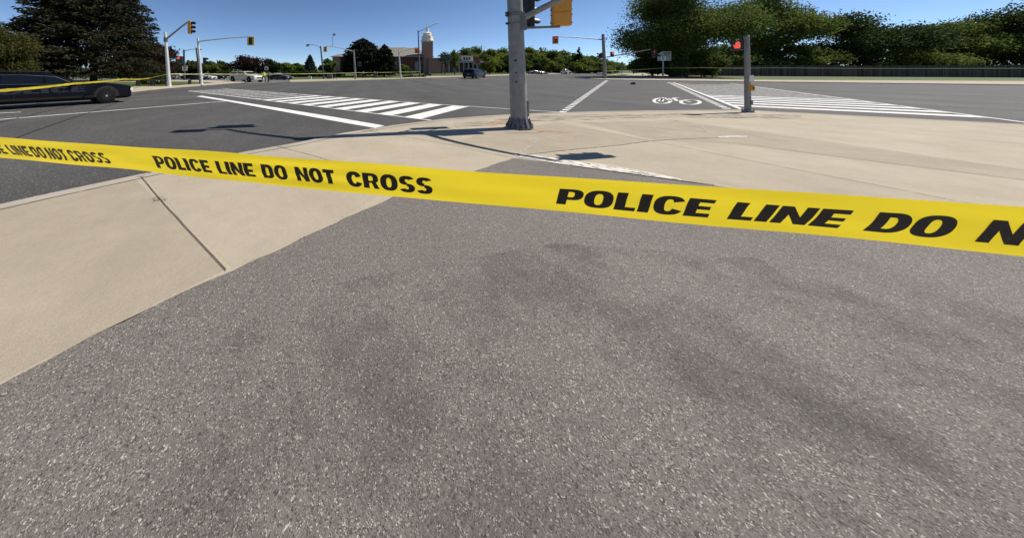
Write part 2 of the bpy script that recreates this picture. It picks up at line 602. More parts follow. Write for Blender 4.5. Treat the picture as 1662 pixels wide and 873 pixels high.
def sheet(name, m, pts, dz, parent=None, thick=0.0, nodrop=False):
    """flat or draped sheet from ground points, triangulated and cut so that it follows the slope"""
    import bmesh
    bm = bmesh.new()
    vs = [bm.verts.new((p[0], p[1], 0)) for p in pts]
    bm.faces.new(vs)
    ymax = max(p[1] for p in pts)
    if ymax > 66:
        for yc in [66, 68, 70, 72, 74, 296]:
            if yc < ymax:
                bmesh.ops.bisect_plane(bm, geom=bm.verts[:] + bm.edges[:] + bm.faces[:], plane_co=(0, yc, 0), plane_no=(0, 1, 0))
    bmesh.ops.triangulate(bm, faces=bm.faces[:])
    bmesh.ops.recalc_face_normals(bm, faces=bm.faces[:])
    if sum(f.normal.z for f in bm.faces) < 0:
        bmesh.ops.reverse_faces(bm, faces=bm.faces[:])
    if thick:
        r = bmesh.ops.extrude_face_region(bm, geom=bm.faces[:])
        up = [e for e in r['geom'] if isinstance(e, bmesh.types.BMVert)]
        for v in bm.verts:
            v.co.z = zt2(v.co.x, v.co.y) + dz - thick
        for v in up:
            v.co.z += thick
        bmesh.ops.recalc_face_normals(bm, faces=bm.faces[:])
    else:
        for v in bm.verts:
            v.co.z = zt2(v.co.x, v.co.y) + dz
    me = bpy.data.meshes.new(name)
    bm.to_mesh(me)
    bm.free()
    me.materials.append(m)
    o = bpy.data.objects.new(name, me)
    COL.objects.link(o)
    if parent is not None:
        o.parent = parent
    else:
        kind(o, 'structure')
    return o


def strip_pts(pts, w):
    """ribbon outline of width w along ground points"""
    pts = [Vector((p[0], p[1], 0)) for p in pts]
    a, b = [], []
    for i, p in enumerate(pts):
        t = (pts[min(i + 1, len(pts) - 1)] - pts[max(i - 1, 0)]).normalized()
        n = Vector((-t.y, t.x, 0))
        ww = w[i] if hasattr(w, '__len__') else w
        a.append(p + n * ww / 2)
        b.append(p - n * ww / 2)
    return a + b[::-1]


ysg = [-80, 0, 40, 60, 66, 68, 70, 72, 74, 90, 130, 200, 292, 296, 600, 1500, 3000]
grid('ground', M['ground'], [-3000, -600, -200, -60, 0, 60, 200, 600, 3000], ysg, -0.06)
road = sheet('road', M['road'], [AB(-120, -120), AB(100, -120), AB(100, 2.0), AB(420, 2.0), AB(420, 37.4), AB(28, 37.4), AB(28, 70), AB(-120, 70)], 0.0)

# near corner ----------------------------------------------------
kerb_px = [(0, 335), (80, 317), (160, 300), (240, 283), (330, 263), (400, 248), (485, 233), (555, 218), (600, 211), (640, 204.6), (720, 194.5), (780, 190), (830, 187), (900, 184), (1000, 181.4), (1100, 180.3), (1200, 179.3)]
kerb_near = [G(*p) for p in kerb_px]
near = [AB(-60, 5.45)] + kerb_near + [AB(19.3, -20), AB(19.6, -90), AB(-60, -90)]
pav = sheet('pavement', M['conc'], near, 0.022, thick=0.08)
kl = kerb_near
inner = []
for i, p in enumerate(kl):
    t = (kl[min(i + 1, len(kl) - 1)] - kl[max(i - 1, 0)]).normalized()
    inner.append(p + Vector((t.y, -t.x, 0)) * 0.22)
ks = sheet('kerb_stone', M['kerb'], [AB(-60, 5.45)] + kl + [AB(19.3, -20)] + [AB(19.1, -20)] + inner[::-1] + [AB(-60, 5.23)], 0.026, pav)


sheet('kerb_joint', M['joint2'], strip_pts([p for p in inner], 0.016), 0.0285, pav)
sheet('gutter_dirt', M['stain'], strip_pts([p - Vector((0, 0, 0)) for p in kl], 0.16), 0.012)


def flat(name, m, pts_px, z, parent=None):
    return sheet(name, m, [G(*p) for p in pts_px], z, parent)


def line_px(name, m, pts_px, w, z, parent=None):
    pts = [G(*p) for p in pts_px]
    if name == 'joint':
        pts = rough(pts, 0.22, 0.0025)
    return sheet(name, m, strip_pts(pts, w), z, parent)


# asphalt path between the concrete slabs
random.seed(3)


def rough(pts, step=0.12, amp=0.012):
    out = []
    for i in range(len(pts) - 1):
        a, b = pts[i], pts[i + 1]
        n = max(1, int((b - a).length / step))
        d = (b - a).normalized()
        nn = Vector((-d.y, d.x, 0))
        for k in range(n):
            out.append(a.lerp(b, k / n) + nn * random.uniform(-amp, amp))
    out.append(pts[-1])
    return out


le = [G(*p) for p in [(833, 259), (790, 274), (720, 297), (650, 318), (560, 358), (470, 401), (380, 443), (250, 502), (80, 590), (-150, 720)]]
re_ = [G(*p) for p in [(833, 259), (900, 268), (1000, 282), (1105, 296.5), (1250, 318), (1450, 352), (1750, 410)]]
pathp = rough(re_)[::-1] + rough(le)[1:] + [Vector((-4.5, -2.5, 0)), Vector((6, -2.5, 0))]
path = sheet('asphalt_path', M['path'], pathp, 0.027)
kind(path, 'structure')
# chipped white edge and joint
flat('concrete_edge', M['chip'], [(858, 253.5), (920, 262), (1000, 273), (1060, 284), (1105, 294), (1106, 296.4), (1000, 281.6), (900, 267.6), (838, 257)], 0.031, pav)
line_px('edge_gap', M['joint'], [(925, 271.5), (1000, 282.2), (1105, 297), (1160, 304.5)], 0.028, 0.034, pav)
flat('white_patch', M['chip'], [(1164, 224.4), (1180, 222.6), (1212, 221.8), (1212, 225.8), (1170, 226)], 0.031, pav)
for k, (pp, w, mm) in enumerate([
        ([(229, 290), (240, 303), (258, 325), (300, 371), (367, 444)], 0.009, 'joint'),
        ([(450, 239.5), (519, 258), (640, 300)], 0.012, 'joint2'),
        ([(600, 214.5), (641, 221), (733, 237), (833, 259)], 0.012, 'joint2'),
        ([(896, 199), (975, 214.5), (1055, 231), (1197, 259), (1420, 303), (1800, 378)], 0.016, 'joint2'),
        ([(1085, 195.6), (1200, 212), (1400, 241), (1800, 299)], 0.018, 'joint2'),
        ([(855, 253), (930, 245), (1005, 238), (1055, 231), (1100, 228), (1170, 225)], 0.020, 'joint2'),
        ([(935, 199), (1040, 207.5), (1147, 216.5)], 0.018, 'joint2'),
        ([(1137, 206), (1152, 218.5)], 0.04, 'scuff'),
        ([(1200, 236), (1400, 262), (1700, 300)], 0.018, 'joint2'),
        ([(820, 216.5), (842, 217.5), (870, 217.5), (884, 215)], 0.02, 'joint2'),
        ([(835, 256), (870, 233)], 0.035, 'scuff')
        ]):
    line_px('joint', M[mm], pp, w, 0.030, pav)
flat('tyre_stain', M['stain'], [(735, 203), (800, 197), (825, 193), (900, 188), (1000, 186.5), (1100, 186), (1300, 188), (1300, 195), (1100, 191.8), (1000, 193), (935, 198), (870, 198), (800, 205), (740, 209)], 0.029, pav)
flat('orange_marking', M['orange'], [(785, 202), (822, 196), (826, 202.5), (796, 207)], 0.033, pav)
flat('orange_marking', M['orange'], [(862, 211), (884, 212), (932, 218), (931, 219.4), (880, 215), (862, 213.4)], 0.033, pav)
flat('path_stain', M['path_stain'], [(520, 470), (900, 400), (1300, 430), (1750, 520), (1750, 960), (100, 960), (50, 700)], 0.0295, path)
M['slab'] = fade_mat('darker_slab', (0.30, 0.255, 0.19), 0.15, 0.6, 1.5, 0.18)
M['slab2'] = fade_mat('paler_slab', (0.56, 0.50, 0.40), 0.15, 0.6, 1.5, 0.18)
flat('slab_tone', M['slab'], [(0, 341), (110, 318), (222, 295), (262, 333), (365, 443), (250, 500), (0, 628)], 0.0272, pav)
flat('slab_tone', M['slab2'], [(240, 292), (330, 274), (450, 245), (519, 260), (640, 302), (560, 356), (380, 440), (300, 368)], 0.0272, pav)
flat('slab_tone', M['slab'], [(900, 201), (1055, 230), (1005, 237), (860, 251), (790, 245), (735, 236), (780, 218)], 0.0272, pav)
flat('slab_tone', M['slab2'], [(1060, 233), (1190, 258), (1420, 303), (1800, 378), (1800, 408), (1450, 349), (1110, 292), (900, 262), (870, 252), (1005, 240)], 0.0272, pav)
flat('slab_tone', M['slab'], [(1095, 197), (1200, 213), (1400, 242), (1800, 300), (1800, 313), (1700, 300), (1400, 262), (1200, 236), (1060, 229), (940, 200)], 0.0272, pav)
# dirt and small weeds in the joint
wd = MB()
for (x, y) in [(203, 289.5), (228, 290), (240, 284), (252, 281.5), (255, 326), (258, 329), (262, 329), (590, 215), (597, 214.5), (602, 213), (608, 212)]:
    g = G(x, y)
    for _ in range(26):
        p = g + Vector((random.uniform(-.06, .06), random.uniform(-.03, .03), 0.028))
        d = Vector((random.uniform(-.02, .02), random.uniform(-.02, .02), random.uniform(.005, .022)))
        wd.add([p, p + Vector((.005, 0, 0)), p + d], [(0, 1, 2)])
kind(wd.build('joint_weeds', mat('dry_weeds', (0.10, 0.085, 0.03), 0.9, var=0.4, scale=40)), 'stuff')

# left far corner ------------------------------------------------
lc = [AB(-110, 29.0), G(-220, 176), G(60, 160), G(150, 154.2), G(207, 150.6), G(240, 147), G(272, 143.8), G(300, 141.5), G(330, 139.4), G(355, 137.3), G(380, 135.4), G(400, 134)]
lpoly = lc + [G(397, 133), G(330, 131.5), G(240, 131), G(100, 132), G(-220, 135), AB(-110, 75)]
lpav = sheet('far_left_pavement', M['conc'], lpoly, 0.10, thick=0.16)
flat('verge', M['grass'], [(-260, 168), (60, 151), (150, 146.5), (225, 142.3), (273, 141.6), (308, 138.6), (349, 136), (330, 134.6), (310, 133.6), (200, 134.4), (60, 137), (-260, 142)], 0.108, lpav)
flat('parking_lot', M['lot'], [(395, 132.8), (330, 131.3), (240, 130.8), (100, 131.7), (-220, 134.5), (-220, 128.5), (100, 127.2), (300, 126.6), (470, 126.4), (478, 132.2), (402, 136)], 0.016)
line_px('gutter_strip', M['kerb'], [(401, 135.6), (440, 134.3), (480, 133)], 0.8, 0.02)

# church corner ---------------------------------------------------


def aline(x):
    return HY + .02925 * (1000 - x)


ch = [G(x, aline(x)) for x in (470, 520, 560, 600, 650, 700, 740, 780, 830, 880, 930)]
back = [G(x, y) for x, y in [(930, 118.9), (880, 120.0), (830, 121.5), (780, 122.7), (740, 124), (705, 124.4), (680, 125.2), (655, 127.2), (610, 127.8), (577, 128.0), (545, 128.4), (525, 129.6), (470, 130.8)]]
cpav = sheet('church_pavement', M['conc'], ch + back, 0.10, thick=0.16)
lawn = [G(x, y) for x, y in [(470, 130.9), (525, 129.7), (545, 128.5), (577, 128.1), (610, 127.9), (655, 127.3), (680, 125.3), (705, 124.5), (740, 124.1), (780, 122.8), (830, 121.6), (880, 120.1), (930, 119), (938, 118.4)]] + [Vector((90, 150, 0)), Vector((-60, 150, 0)), G(465, 126.5)]
sheet('church_lawn', M['grass'], lawn, 0.07)
line_px('lawn_path', M['conc'], [(704, 121.5), (740, 120.4), (800, 119.6)], 1.0, 0.085)
line_px('lawn_path', M['conc'], [(600, 119.6), (650, 119.2), (690, 119)], 1.2, 0.085)

# right far corner -------------------------------------------------
rc = [G(1010, 119.6), G(990, 122.5), G(968, 125.6), G(958, 128.2), G(972, 129.4), G(985, 130), G(1040, 131), G(1100, 131.9), G(1200, 133.2), AB(78.5, -60), AB(78.5, -120)]
rpav = sheet('right_pavement', M['conc'], rc + [AB(92, -120), AB(92, -60), G(1200, 121.5), G(1120, 120.5)], 0.10, thick=0.16)
flat('right_verge', M['grass'], [(1112, 127.6), (1150, 129.6), (1200, 130.6), (1400, 131.5), (1700, 133), (1700, 126), (1400, 124.4), (1200, 123.5), (1140, 125)], 0.108, rpav)
flat('corner_verge', M['grass'], [(957, 127.7), (975, 127.9), (1000, 126.5), (1055, 126), (1068, 124.6), (1060, 122.4), (1012, 121), (990, 123.2), (966, 126.2)], 0.108, rpav)
flat('side_path', M['conc'], [(1002, 126.2), (1050, 125.8), (1052, 121), (1026, 121)], 0.113, rpav)

# ------------------------------------------------------------------ road markings
cw = kind(bpy.data.objects.new('crosswalk', None), 'structure')
COL.objects.link(cw)
Ln, Lf, Un, Uf = G(697, 195.6), G(304, 148), G(761, 173.6), G(352, 143.5)
dl, du = (Lf - Ln).normalized(), (Uf - Un).normalized()
for k in range(19):
    a0, a1 = 0.35 + 1.21 * k, 1.01 + 1.21 * k
    b0, b1 = 0.03 + 1.21 * k, 0.73 + 1.21 * k
    sheet('bar', M['paint'] if k < 9 else M['paint_old'], [Ln + dl * a0, Ln + dl * a1, Un + du * b1, Un + du * b0], 0.006, cw)
sheet('edge_line', M['paint'], strip_pts([Ln + dl * -0.05, Ln + dl * 22.5], 0.11), 0.010, cw)
sheet('edge_line', M['paint'], strip_pts([Un, Un + du * 24], 0.11), 0.010, cw)

flat('stop_line', M['paint'], [(318.8, 157), (327, 155.8), (420, 170.5), (540, 190), (624.6, 204.6), (608.7, 208.4), (540, 196.4), (440, 178), (369, 165)], 0.006)
line_px('lane_line', M['paint'], [(-200, 211), (0, 194.4), (180, 180), (368, 164.6)], 0.13, 0.006)
line_px('lane_line', M['paint'], [(-120, 191.5), (34, 182.3)], 0.13, 0.006)
line_px('yellow_line', M['paint_yel'], [(120, 168), (205, 163), (318, 156.8)], 0.14, 0.006)
line_px('edge_marking', M['paint'], [(757, 172.6), (830, 177.6), (908, 182.4)], 0.10, 0.006)
line_px('far_edge_marking', M['paint'], [(700, 127.9), (780, 127.6), (860, 130.0), (943, 130.5)], 0.35, 0.006)
line_px('tar_seal', M['tar'], [(20, 227), (38, 220), (100, 198), (160, 178), (200, 163.5), (245, 147.5)], 0.035, 0.011)
for (x0, x1, y) in [(676, 685, 135.6), (697, 705, 135.5), (714, 721, 136.5), (735, 742, 136.5), (788, 796, 136.3)]:
    line_px('dash', M['paint_old'], [(x0, y), (x1, y + .1)], 0.3, 0.006)
# elephant's-feet edge markings of the bicycle crossing
lad = MB()


def ladder(l0, l1, r0, r1, period, duty, dmax):
    l0, l1, r0, r1 = G(*l0), G(*l1), G(*r0), G(*r1)
    n = int((l1 - l0).length / period)
    for k in range(n):
        t0, t1 = k * period / (l1 - l0).length, (k + duty) * period / (l1 - l0).length
        q = [l0.lerp(l1, t0), r0.lerp(r1, t0), r0.lerp(r1, t1), l0.lerp(l1, t1)]
        lad.poly([(p.x, p.y, 0.006) for p in q])


ladder((907, 182.4), (982.7, 130.6), (918.3, 183.4), (988, 131.2), 0.80, 0.5, 60)
ladder((1173, 176.6), (1081, 133.6), (1187, 177.3), (1089, 134.3), 0.80, 0.5, 60)
kind(lad.build('crossing_squares', M['paint']), 'structure')
sheet('crossing_line', M['paint'], [G(1199.5, 177.6), G(1091, 134.2), G(1094, 134.2), G(1207, 177.4)], 0.007)
zb = kind(bpy.data.objects.new('zebra_crossing', None), 'structure')
COL.objects.link(zb)
q0, q1 = G(1203, 177.5), G(1093, 134.2)
qd = (q1 - q0).normalized()
ql = (q1 - q0).length
for k in range(23):
    s = 1.6 + k * 1.68
    a0, a1 = q0 + qd * s, q0 + qd * (s + 0.85)
    e = -B * 5.6
    sheet('bar', M['paint'] if k < 6 else M['paint_old'], [a0, a1, a1 + e, a0 + e], 0.006, zb)
sheet('edge_line', M['paint'], strip_pts([q0 - B * 5.6, q1 - B * 5.6], 0.12), 0.010, zb)
sheet('side_stop_line', M['paint'], [AB(22, -24.5), AB(22, -25.1), AB(48, -25.1), AB(48, -24.5)], 0.006)
sheet('side_lane_line', M['paint'], [AB(34, -26), AB(34.15, -26), AB(34.15, -100), AB(34, -100)], 0.006)
# bicycle symbol
bk = MB()


def stroke(pts, w=0.10):
    q = strip_pts([G(*p) for p in pts], w)
    n = len(q)
    for i in range(n // 2 - 1):
        bk.poly([(p.x, p.y, 0.006) for p in (q[i], q[i + 1], q[n - 2 - i], q[n - 1 - i])])


def ell(cx, cy, rx, ry, w):
    stroke([(cx + rx * math.cos(2 * math.pi * k / 30), cy + ry * math.sin(2 * math.pi * k / 30)) for k in range(31)], w)


ell(1075, 164, 13.5, 4.5, .13)
ell(1120.5, 166.2, 15.5, 3.9, .13)
stroke([(1074, 165), (1076, 158.6), (1081, 159.6)], .14)
stroke([(1070, 164.4), (1075.5, 160.2)], .14)
stroke([(1089, 164.5), (1081, 160.6), (1087, 159.9)], .12)
stroke([(1087, 160.2), (1098, 159.6)], .16)
stroke([(1090, 164.2), (1101, 164.9), (1104, 162.6), (1121, 166)], .12)
stroke([(1093, 160.3), (1101, 164.9)], .14)
stroke([(1093, 159.2), (1102, 159)], .16)
kind(bk.build('bicycle_symbol', M['paint']), 'structure')
mh = MB().prism([(G(1145, 137).x + 2.6 * math.cos(t * .2618), G(1145, 137).y + 1.0 * math.sin(t * .2618)) for t in range(24)], 0.0, 0.012)
kind(mh.build('road_patch', M['tar']), 'structure')
g = G(1027, 137.5)
tag(MB().add([(g.x + dx, g.y + dy, z) for dx, dy, z in ((-.28, -.1, 0), (.3, -.16, 0), (.34, .2, 0), (-.2, .24, 0), (-.16, 0, .26), (.16, -.06, .3), (.2, .1, .24), (-.08, .12, .2))], [(0, 1, 5, 4), (1, 2, 6, 5), (2, 3, 7, 6), (3, 0, 4, 7), (4, 5, 6, 7)]).build('debris', M['black'], smooth=True), 'small black lump of debris lying on the road beyond the bicycle symbol', 'debris')

# ------------------------------------------------------------------ letter shapes (heavy sans)


def ring(cx, cy, rx, ry, tx, ty, a0, a1, n=26, e=2.5):
    """quads of a superelliptic band"""
    out = []

    def pt(t, r1, r2):
        c, s = math.cos(t), math.sin(t)
        return (cx + r1 * math.copysign(abs(c) ** (2 / e), c), cy + r2 * math.copysign(abs(s) ** (2 / e), s))
    for k in range(n):
        t0, t1 = a0 + (a1 - a0) * k / n, a0 + (a1 - a0) * (k + 1) / n
        out.append([pt(t0, rx, ry), pt(t1, rx, ry), pt(t1, rx - tx, ry - ty), pt(t0, rx - tx, ry - ty)])
    return out


PI = math.pi


def rect(x0, y0, x1, y1):
    return [(x0, y0), (x1, y0), (x1, y1), (x0, y1)]


def glyph(c):
    sx, sy = 0.29, 0.215
    if c == 'I':
        return 0.30, [rect(0, 0, .30, 1)]
    if c == 'L':
        return 0.58, [rect(0, 0, sx, 1), rect(sx, 0, .58, sy)]
    if c == 'E':
        return 0.64, [rect(0, 0, sx, 1), rect(sx, 0, .64, sy), rect(sx, .41, .60, .59), rect(sx, 1 - sy, .63, 1)]
    if c == 'T':
        return 0.66, [rect(.19, 0, .48, 1 - sy), rect(0, 1 - sy, .67, 1)]
    if c == 'N':
        return 0.80, [rect(0, 0, .26, 1), rect(.54, 0, .80, 1), [(.26, 1), (.26, .55), (.54, 0), (.54, .45)]]
    if c == 'O':
        return 0.82, ring(.41, .5, .41, .52, .29, .20, 0, 2 * PI, 40)
    if c == 'C':
        return 0.78, ring(.41, .5, .39, .52, .28, .205, .42, 2 * PI - .42, 34)
    if c == 'D':
        return 0.78, [rect(0, 0, sx, 1), rect(sx, 0, .40, sy), rect(sx, 1 - sy, .40, 1)] + ring(.38, .5, .40, .5, .28, sy, -PI / 2, PI / 2, 24)
    if c == 'P':
        return 0.72, [rect(0, 0, sx, 1), rect(sx, .33, .40, .50), rect(sx, 1 - .17, .40, 1)] + ring(.40, .665, .34, .335, .26, .17, -PI / 2, PI / 2, 20)
    if c == 'R':
        return 0.78, [rect(0, 0, sx, 1), rect(sx, .37, .42, .53), rect(sx, 1 - .16, .42, 1), [(.40, .38), (.53, 0), (.78, 0), (.62, .42)]] + ring(.42, .685, .34, .315, .26, .16, -PI / 2, PI / 2, 20)
    if c == 'S':
        w = 0.72
        out = ring(.36, .735, .35, .285, .27, .195, .45, 1.5 * PI, 24, 2.3)
        out += ring(.36, .265, .36, .285, .28, .195, PI + .35, 2 * PI + .5 * PI, 24, 2.3)
        return w, out
    return 0.34, []


def word_polys(word, gap=0.065):
    x = 0.0
    out = []
    for c in word:
        w, ps = glyph(c)
        out += [[(p[0] + x, p[1]) for p in q] for q in ps]
        x += w + gap
    return x - gap, out


# ------------------------------------------------------------------ foreground police tape
W_T = 0.088
w_dir = Vector((0.246, 0.382, -0.889))                  # across the tape, from its top edge to its lower edge
c0, c1 = (0.0, 239.5), (1200.0, 336.0)
z1 = 0.47
z0 = z1 * 70.0 / 35.5
PA, PBt = P(c0[0], c0[1], z0), P(c1[0], c1[1], z1)
t_dir = (PBt - PA).normalized()
w_dir = (w_dir - t_dir * w_dir.dot(t_dir)).normalized()
n_dir = t_dir.cross(w_dir).normalized()
if n_dir.y > 0:
    n_dir = -n_dir


def tape_pt(u, v, off=0.0):
    """u metres along from the left frame edge, v across 0 (top) to 1 (bottom)"""
    wr = math.exp(-((u - 1.02) / .22) ** 2) + math.exp(-((u - .28) / .16) ** 2) * .6 + .25
    wob = 0.0011 * wr * math.sin(v * 15 + u * 6) + 0.0008 * math.sin(v * 7 - u * 17) + 0.0016 * math.sin(u * 5.1 + v * 2.0) + 0.0009 * math.sin(u * 13 + 1.0 + v * 3.5) + 0.0012 * math.sin(v * 3.1) * math.sin(u * 3.3 + .5)
    sag = -0.004 * math.sin(u * 1.1)
    return PA + t_dir * u + w_dir * (v - 0.5) * W_T + n_dir * (wob + off) + Vector((0, 0, sag))


def px(p):
    return CX + F * p.x / p.y, HY - F * (p.z - CAMH) / p.y


def u_of(x, v=0.56):
    lo, hi = -3.0, 3.6
    for _ in range(50):
        m = (lo + hi) / 2
        p = tape_pt(m, v)
        if p.y > 0.02 and px(p)[0] < x:
            lo = m
        else:
            hi = m
    return (lo + hi) / 2


us = [-7 + 0.5 * i for i in range(13)] + [-0.9 + 0.01 * i for i in range(360)]
tp = MB()
NV = 22
tp.add([tape_pt(u, j / NV) for u in us for j in range(NV + 1)], [(i * (NV + 1) + j, i * (NV + 1) + j + 1, (i + 1) * (NV + 1) + j + 1, (i + 1) * (NV + 1) + j) for i in range(len(us) - 1) for j in range(NV)])
tape = tp.build('police_tape', M['tape'], smooth=True, sharp=80)
tag(tape, 'wide yellow police line tape with black lettering stretched across the foreground', 'tape')
V_TOP, V_BOT = 0.315, 0.785
u0, uP = u_of(252), u_of(904)
wordsx = [('LINE', 14, 48), ('DO', 52, 73), ('NOT', 77, 108), ('CROSS', 113, 176), ('POLICE', 252, 341), ('LINE', 352, 412), ('DO', 425, 466), ('NOT', 480, 543), ('CROSS', 562, 702), ('POLICE', 905, 1155)]
wordsu = [(w, u_of(a), u_of(b)) for w, a, b in wordsx]
ref = {w: (a, b) for w, a, b in wordsu[4:9]}
sc = (wordsu[9][2] - wordsu[9][1]) / (ref['POLICE'][1] - ref['POLICE'][0])
for w in ('LINE', 'DO', 'NOT', 'CROSS'):
    a, b = ref[w]
    ua = wordsu[9][1] + (a - ref['POLICE'][0]) * sc
    if w == 'LINE':
        fix = u_of(1187) - ua
    wordsu.append((w, ua + fix, wordsu[9][1] + (b - ref['POLICE'][0]) * sc + fix))
wordsu.append(('POLICE', wordsu[0][1] - (wordsu[4][2] - wordsu[4][1]) * 1.06, wordsu[0][1] - 0.02))
for w, ua, ub in wordsu:
    tw, ps = word_polys(w)
    mb = MB()
    for q in ps:
        nx = 6
        vs = []
        for j in range(nx + 1):
            for i in range(nx + 1):
                a, b = i / nx, j / nx
                x = (q[0][0] * (1 - a) + q[1][0] * a) * (1 - b) + (q[3][0] * (1 - a) + q[2][0] * a) * b
                y = (q[0][1] * (1 - a) + q[1][1] * a) * (1 - b) + (q[3][1] * (1 - a) + q[2][1] * a) * b
                vs.append(tape_pt(ua + (x / tw) * (ub - ua), V_BOT - y * (V_BOT - V_TOP), 0.0006))
        mb.add(vs, [(j * (nx + 1) + i, j * (nx + 1) + i + 1, (j + 1) * (nx + 1) + i + 1, (j + 1) * (nx + 1) + i) for j in range(nx) for i in range(nx)])
    mb.build('lettering', M['ink'], tape)


def band(name, m, pts, h, label, cat, sag=0.0, group=None):
    """tape hung through points, sagging between them"""
    mb = MB()
    for a, b in zip(pts[:-1], pts[1:]):
        n = 14
        vs = []
        for k in range(n + 1):
            t = k / n
            p = a.lerp(b, t)
            dz = -sag * 4 * t * (1 - t) * (b - a).length
            hh = h * (0.72 + 0.28 * math.sin(k * 1.7) ** 2)
            tw = 0.35 * math.sin(k * 0.9)
            vs += [p + Vector((0, tw * hh * .5, dz + hh / 2)), p + Vector((0, -tw * hh * .5, dz - hh / 2))]
        mb.add(vs, [(2 * i, 2 * i + 1, 2 * i + 3, 2 * i + 2) for i in range(n)])
    o = mb.build(name, m)
    return tag(o, label, cat, group)


# ------------------------------------------------------------------ signals, poles and lamps


def yaw_frame(d):
    d = Vector((d[0], d[1], 0)).normalized()
    return d, Vector((-d.y, d.x, 0))


def signal_head(top, d, hgt, label, lit=None, n=3, body='sigyel', board=None, group=None, name='traffic_signal', wid=None, visor=True, bolts=False, hand=False):
    """top centre point, facing direction d"""
    f, s = yaw_frame(d)
    w = wid if wid else hgt * 0.36
    dp = w * 0.55
    sec = hgt / n
    up = Vector((0, 0, 1))
    th = thing(name, label, 'traffic light', (top.x, top.y, top.z - hgt), 0, group)

    def bx(mb, c, a, b, h):            # a along f, b along s
        vs = [c + f * x * a / 2 + s * y * b / 2 + up * z * h / 2 for z in (-1, 1) for (x, y) in ((-1, -1), (1, -1), (1, 1), (-1, 1))]
        mb.add(vs, [(3, 2, 1, 0), (4, 5, 6, 7), (0, 1, 5, 4), (1, 2, 6, 5), (2, 3, 7, 6), (3, 0, 4, 7)])
    for k in range(n):
        mb = MB()
        c = top - up * (sec * (k + .5))
        bx(mb, c, dp, w, sec * 0.985)
        bx(mb, c - f * dp * .52, dp * .12, w * .86, sec * .86)
        mb.build('housing', M[body], th)
        if bolts:
            for zz in (-.3, .3):
                for yy in (-1, 1):
                    bb = MB()
                    bx(bb, c + up * zz * sec + s * yy * w * .54 - f * dp * .1, .03, w * .10, .03)
                    bb.build('latch', M['galv_dk'], th)
        r = min(w, sec) * .40
        lc_ = c + f * dp * .5
        ring_pts = [(math.cos(2 * PI * i / 16), math.sin(2 * PI * i / 16)) for i in range(16)]
        m = M['lens_off']
        if lit is not None and k == lit:
            m = M['hand_on'] if hand else M['red_on']
        elif k == n - 1:
            m = M['lens_green']
        if not hand:
            MB().poly([lc_ + f * .012 + s * a * r + up * b * r for a, b in ring_pts]).build('lens', m, th)
        else:
            hb = MB()
            if k == 0:
                cc = lc_ + f * .012
                q = [(-.26, -.34), (.22, -.34), (.30, -.02), (.26, .02), (.24, .30), (.14, .30), (.13, .40), (.03, .40), (.02, .38), (-.08, .38), (-.10, .28), (-.20, .28), (-.22, -.02), (-.36, .10), (-.42, .02)]
                hb.poly([cc + s * a * w * .8 + up * b * sec for a, b in q])
            else:
                hb.poly([lc_ + f * .012 + s * a * r * .8 + up * b * r * .8 for a, b in ring_pts])
            hb.build('lens', m, th)
        if visor:
            vb = MB()
            nn = 12
            vs = []
            for i in range(nn + 1):
                t = PI * (-0.12 + 1.24 * i / nn)
                for rr in (r * 1.12, r * 1.04):
                    e = s * math.cos(t) * rr + up * math.sin(t) * rr
                    vs += [lc_ + e, lc_ + e + f * (w * .75 if i not in (0, nn) else w * .35) - up * .02]
            for i in range(nn):
                o_ = i * 4
                vb.add([vs[o_], vs[o_ + 1], vs[o_ + 5], vs[o_ + 4]], [(0, 1, 2, 3)])
                vb.add([vs[o_ + 2], vs[o_ + 3], vs[o_ + 7], vs[o_ + 6]], [(3, 2, 1, 0)])
                vb.add([vs[o_ + 1], vs[o_ + 3], vs[o_ + 7], vs[o_ + 5]], [(0, 1, 2, 3)])
            vb.build('visor', M['black'], th)
    if board:
        mb = MB()
        bx(mb, top - up * hgt / 2 + f * dp * .12, .02, w + hgt * .46, hgt * 1.26)
        mb.build('backboard', M[board], th)
    return th


def pole_thing(name, label, basepx, toppx, r0, r1, m, cat, n=12, group=None):
    b = G(*basepx)
    D = b.y
    t = P(toppx[0], toppx[1], D)
    th = thing(name, label, cat, tuple(b), 0, group)
    MB().tube([b - Vector((0, 0, .05)), b.lerp(t, .5), t], [r0, (r0 + r1) / 2, r1], n).build('pole', M[m], th, True)
    MB().tube([b, b + Vector((0, 0, .12))], [r0 * 1.9, r0 * 1.6], n).build('base_plate', M[m], th)
    return th, b, t


def along(b, t, y):
    """point on a pole at photo row y (depth of the pole)"""
    z = hz(y, b.y)
    k = (z - b.z) / (t.z - b.z)
    return b.lerp(t, k)


def arm(th, pts, r0, r1, m, name='mast_arm', n=8):
    k = len(pts)
    return MB().tube(pts, [r0 + (r1 - r0) * i / (k - 1) for i in range(k)], n).build(name, M[m], th, True)


def bez(a, b, c, n=10):
    return [a * (1 - t) ** 2 + b * 2 * t * (1 - t) + c * t * t for t in [i / n for i in range(n + 1)]]


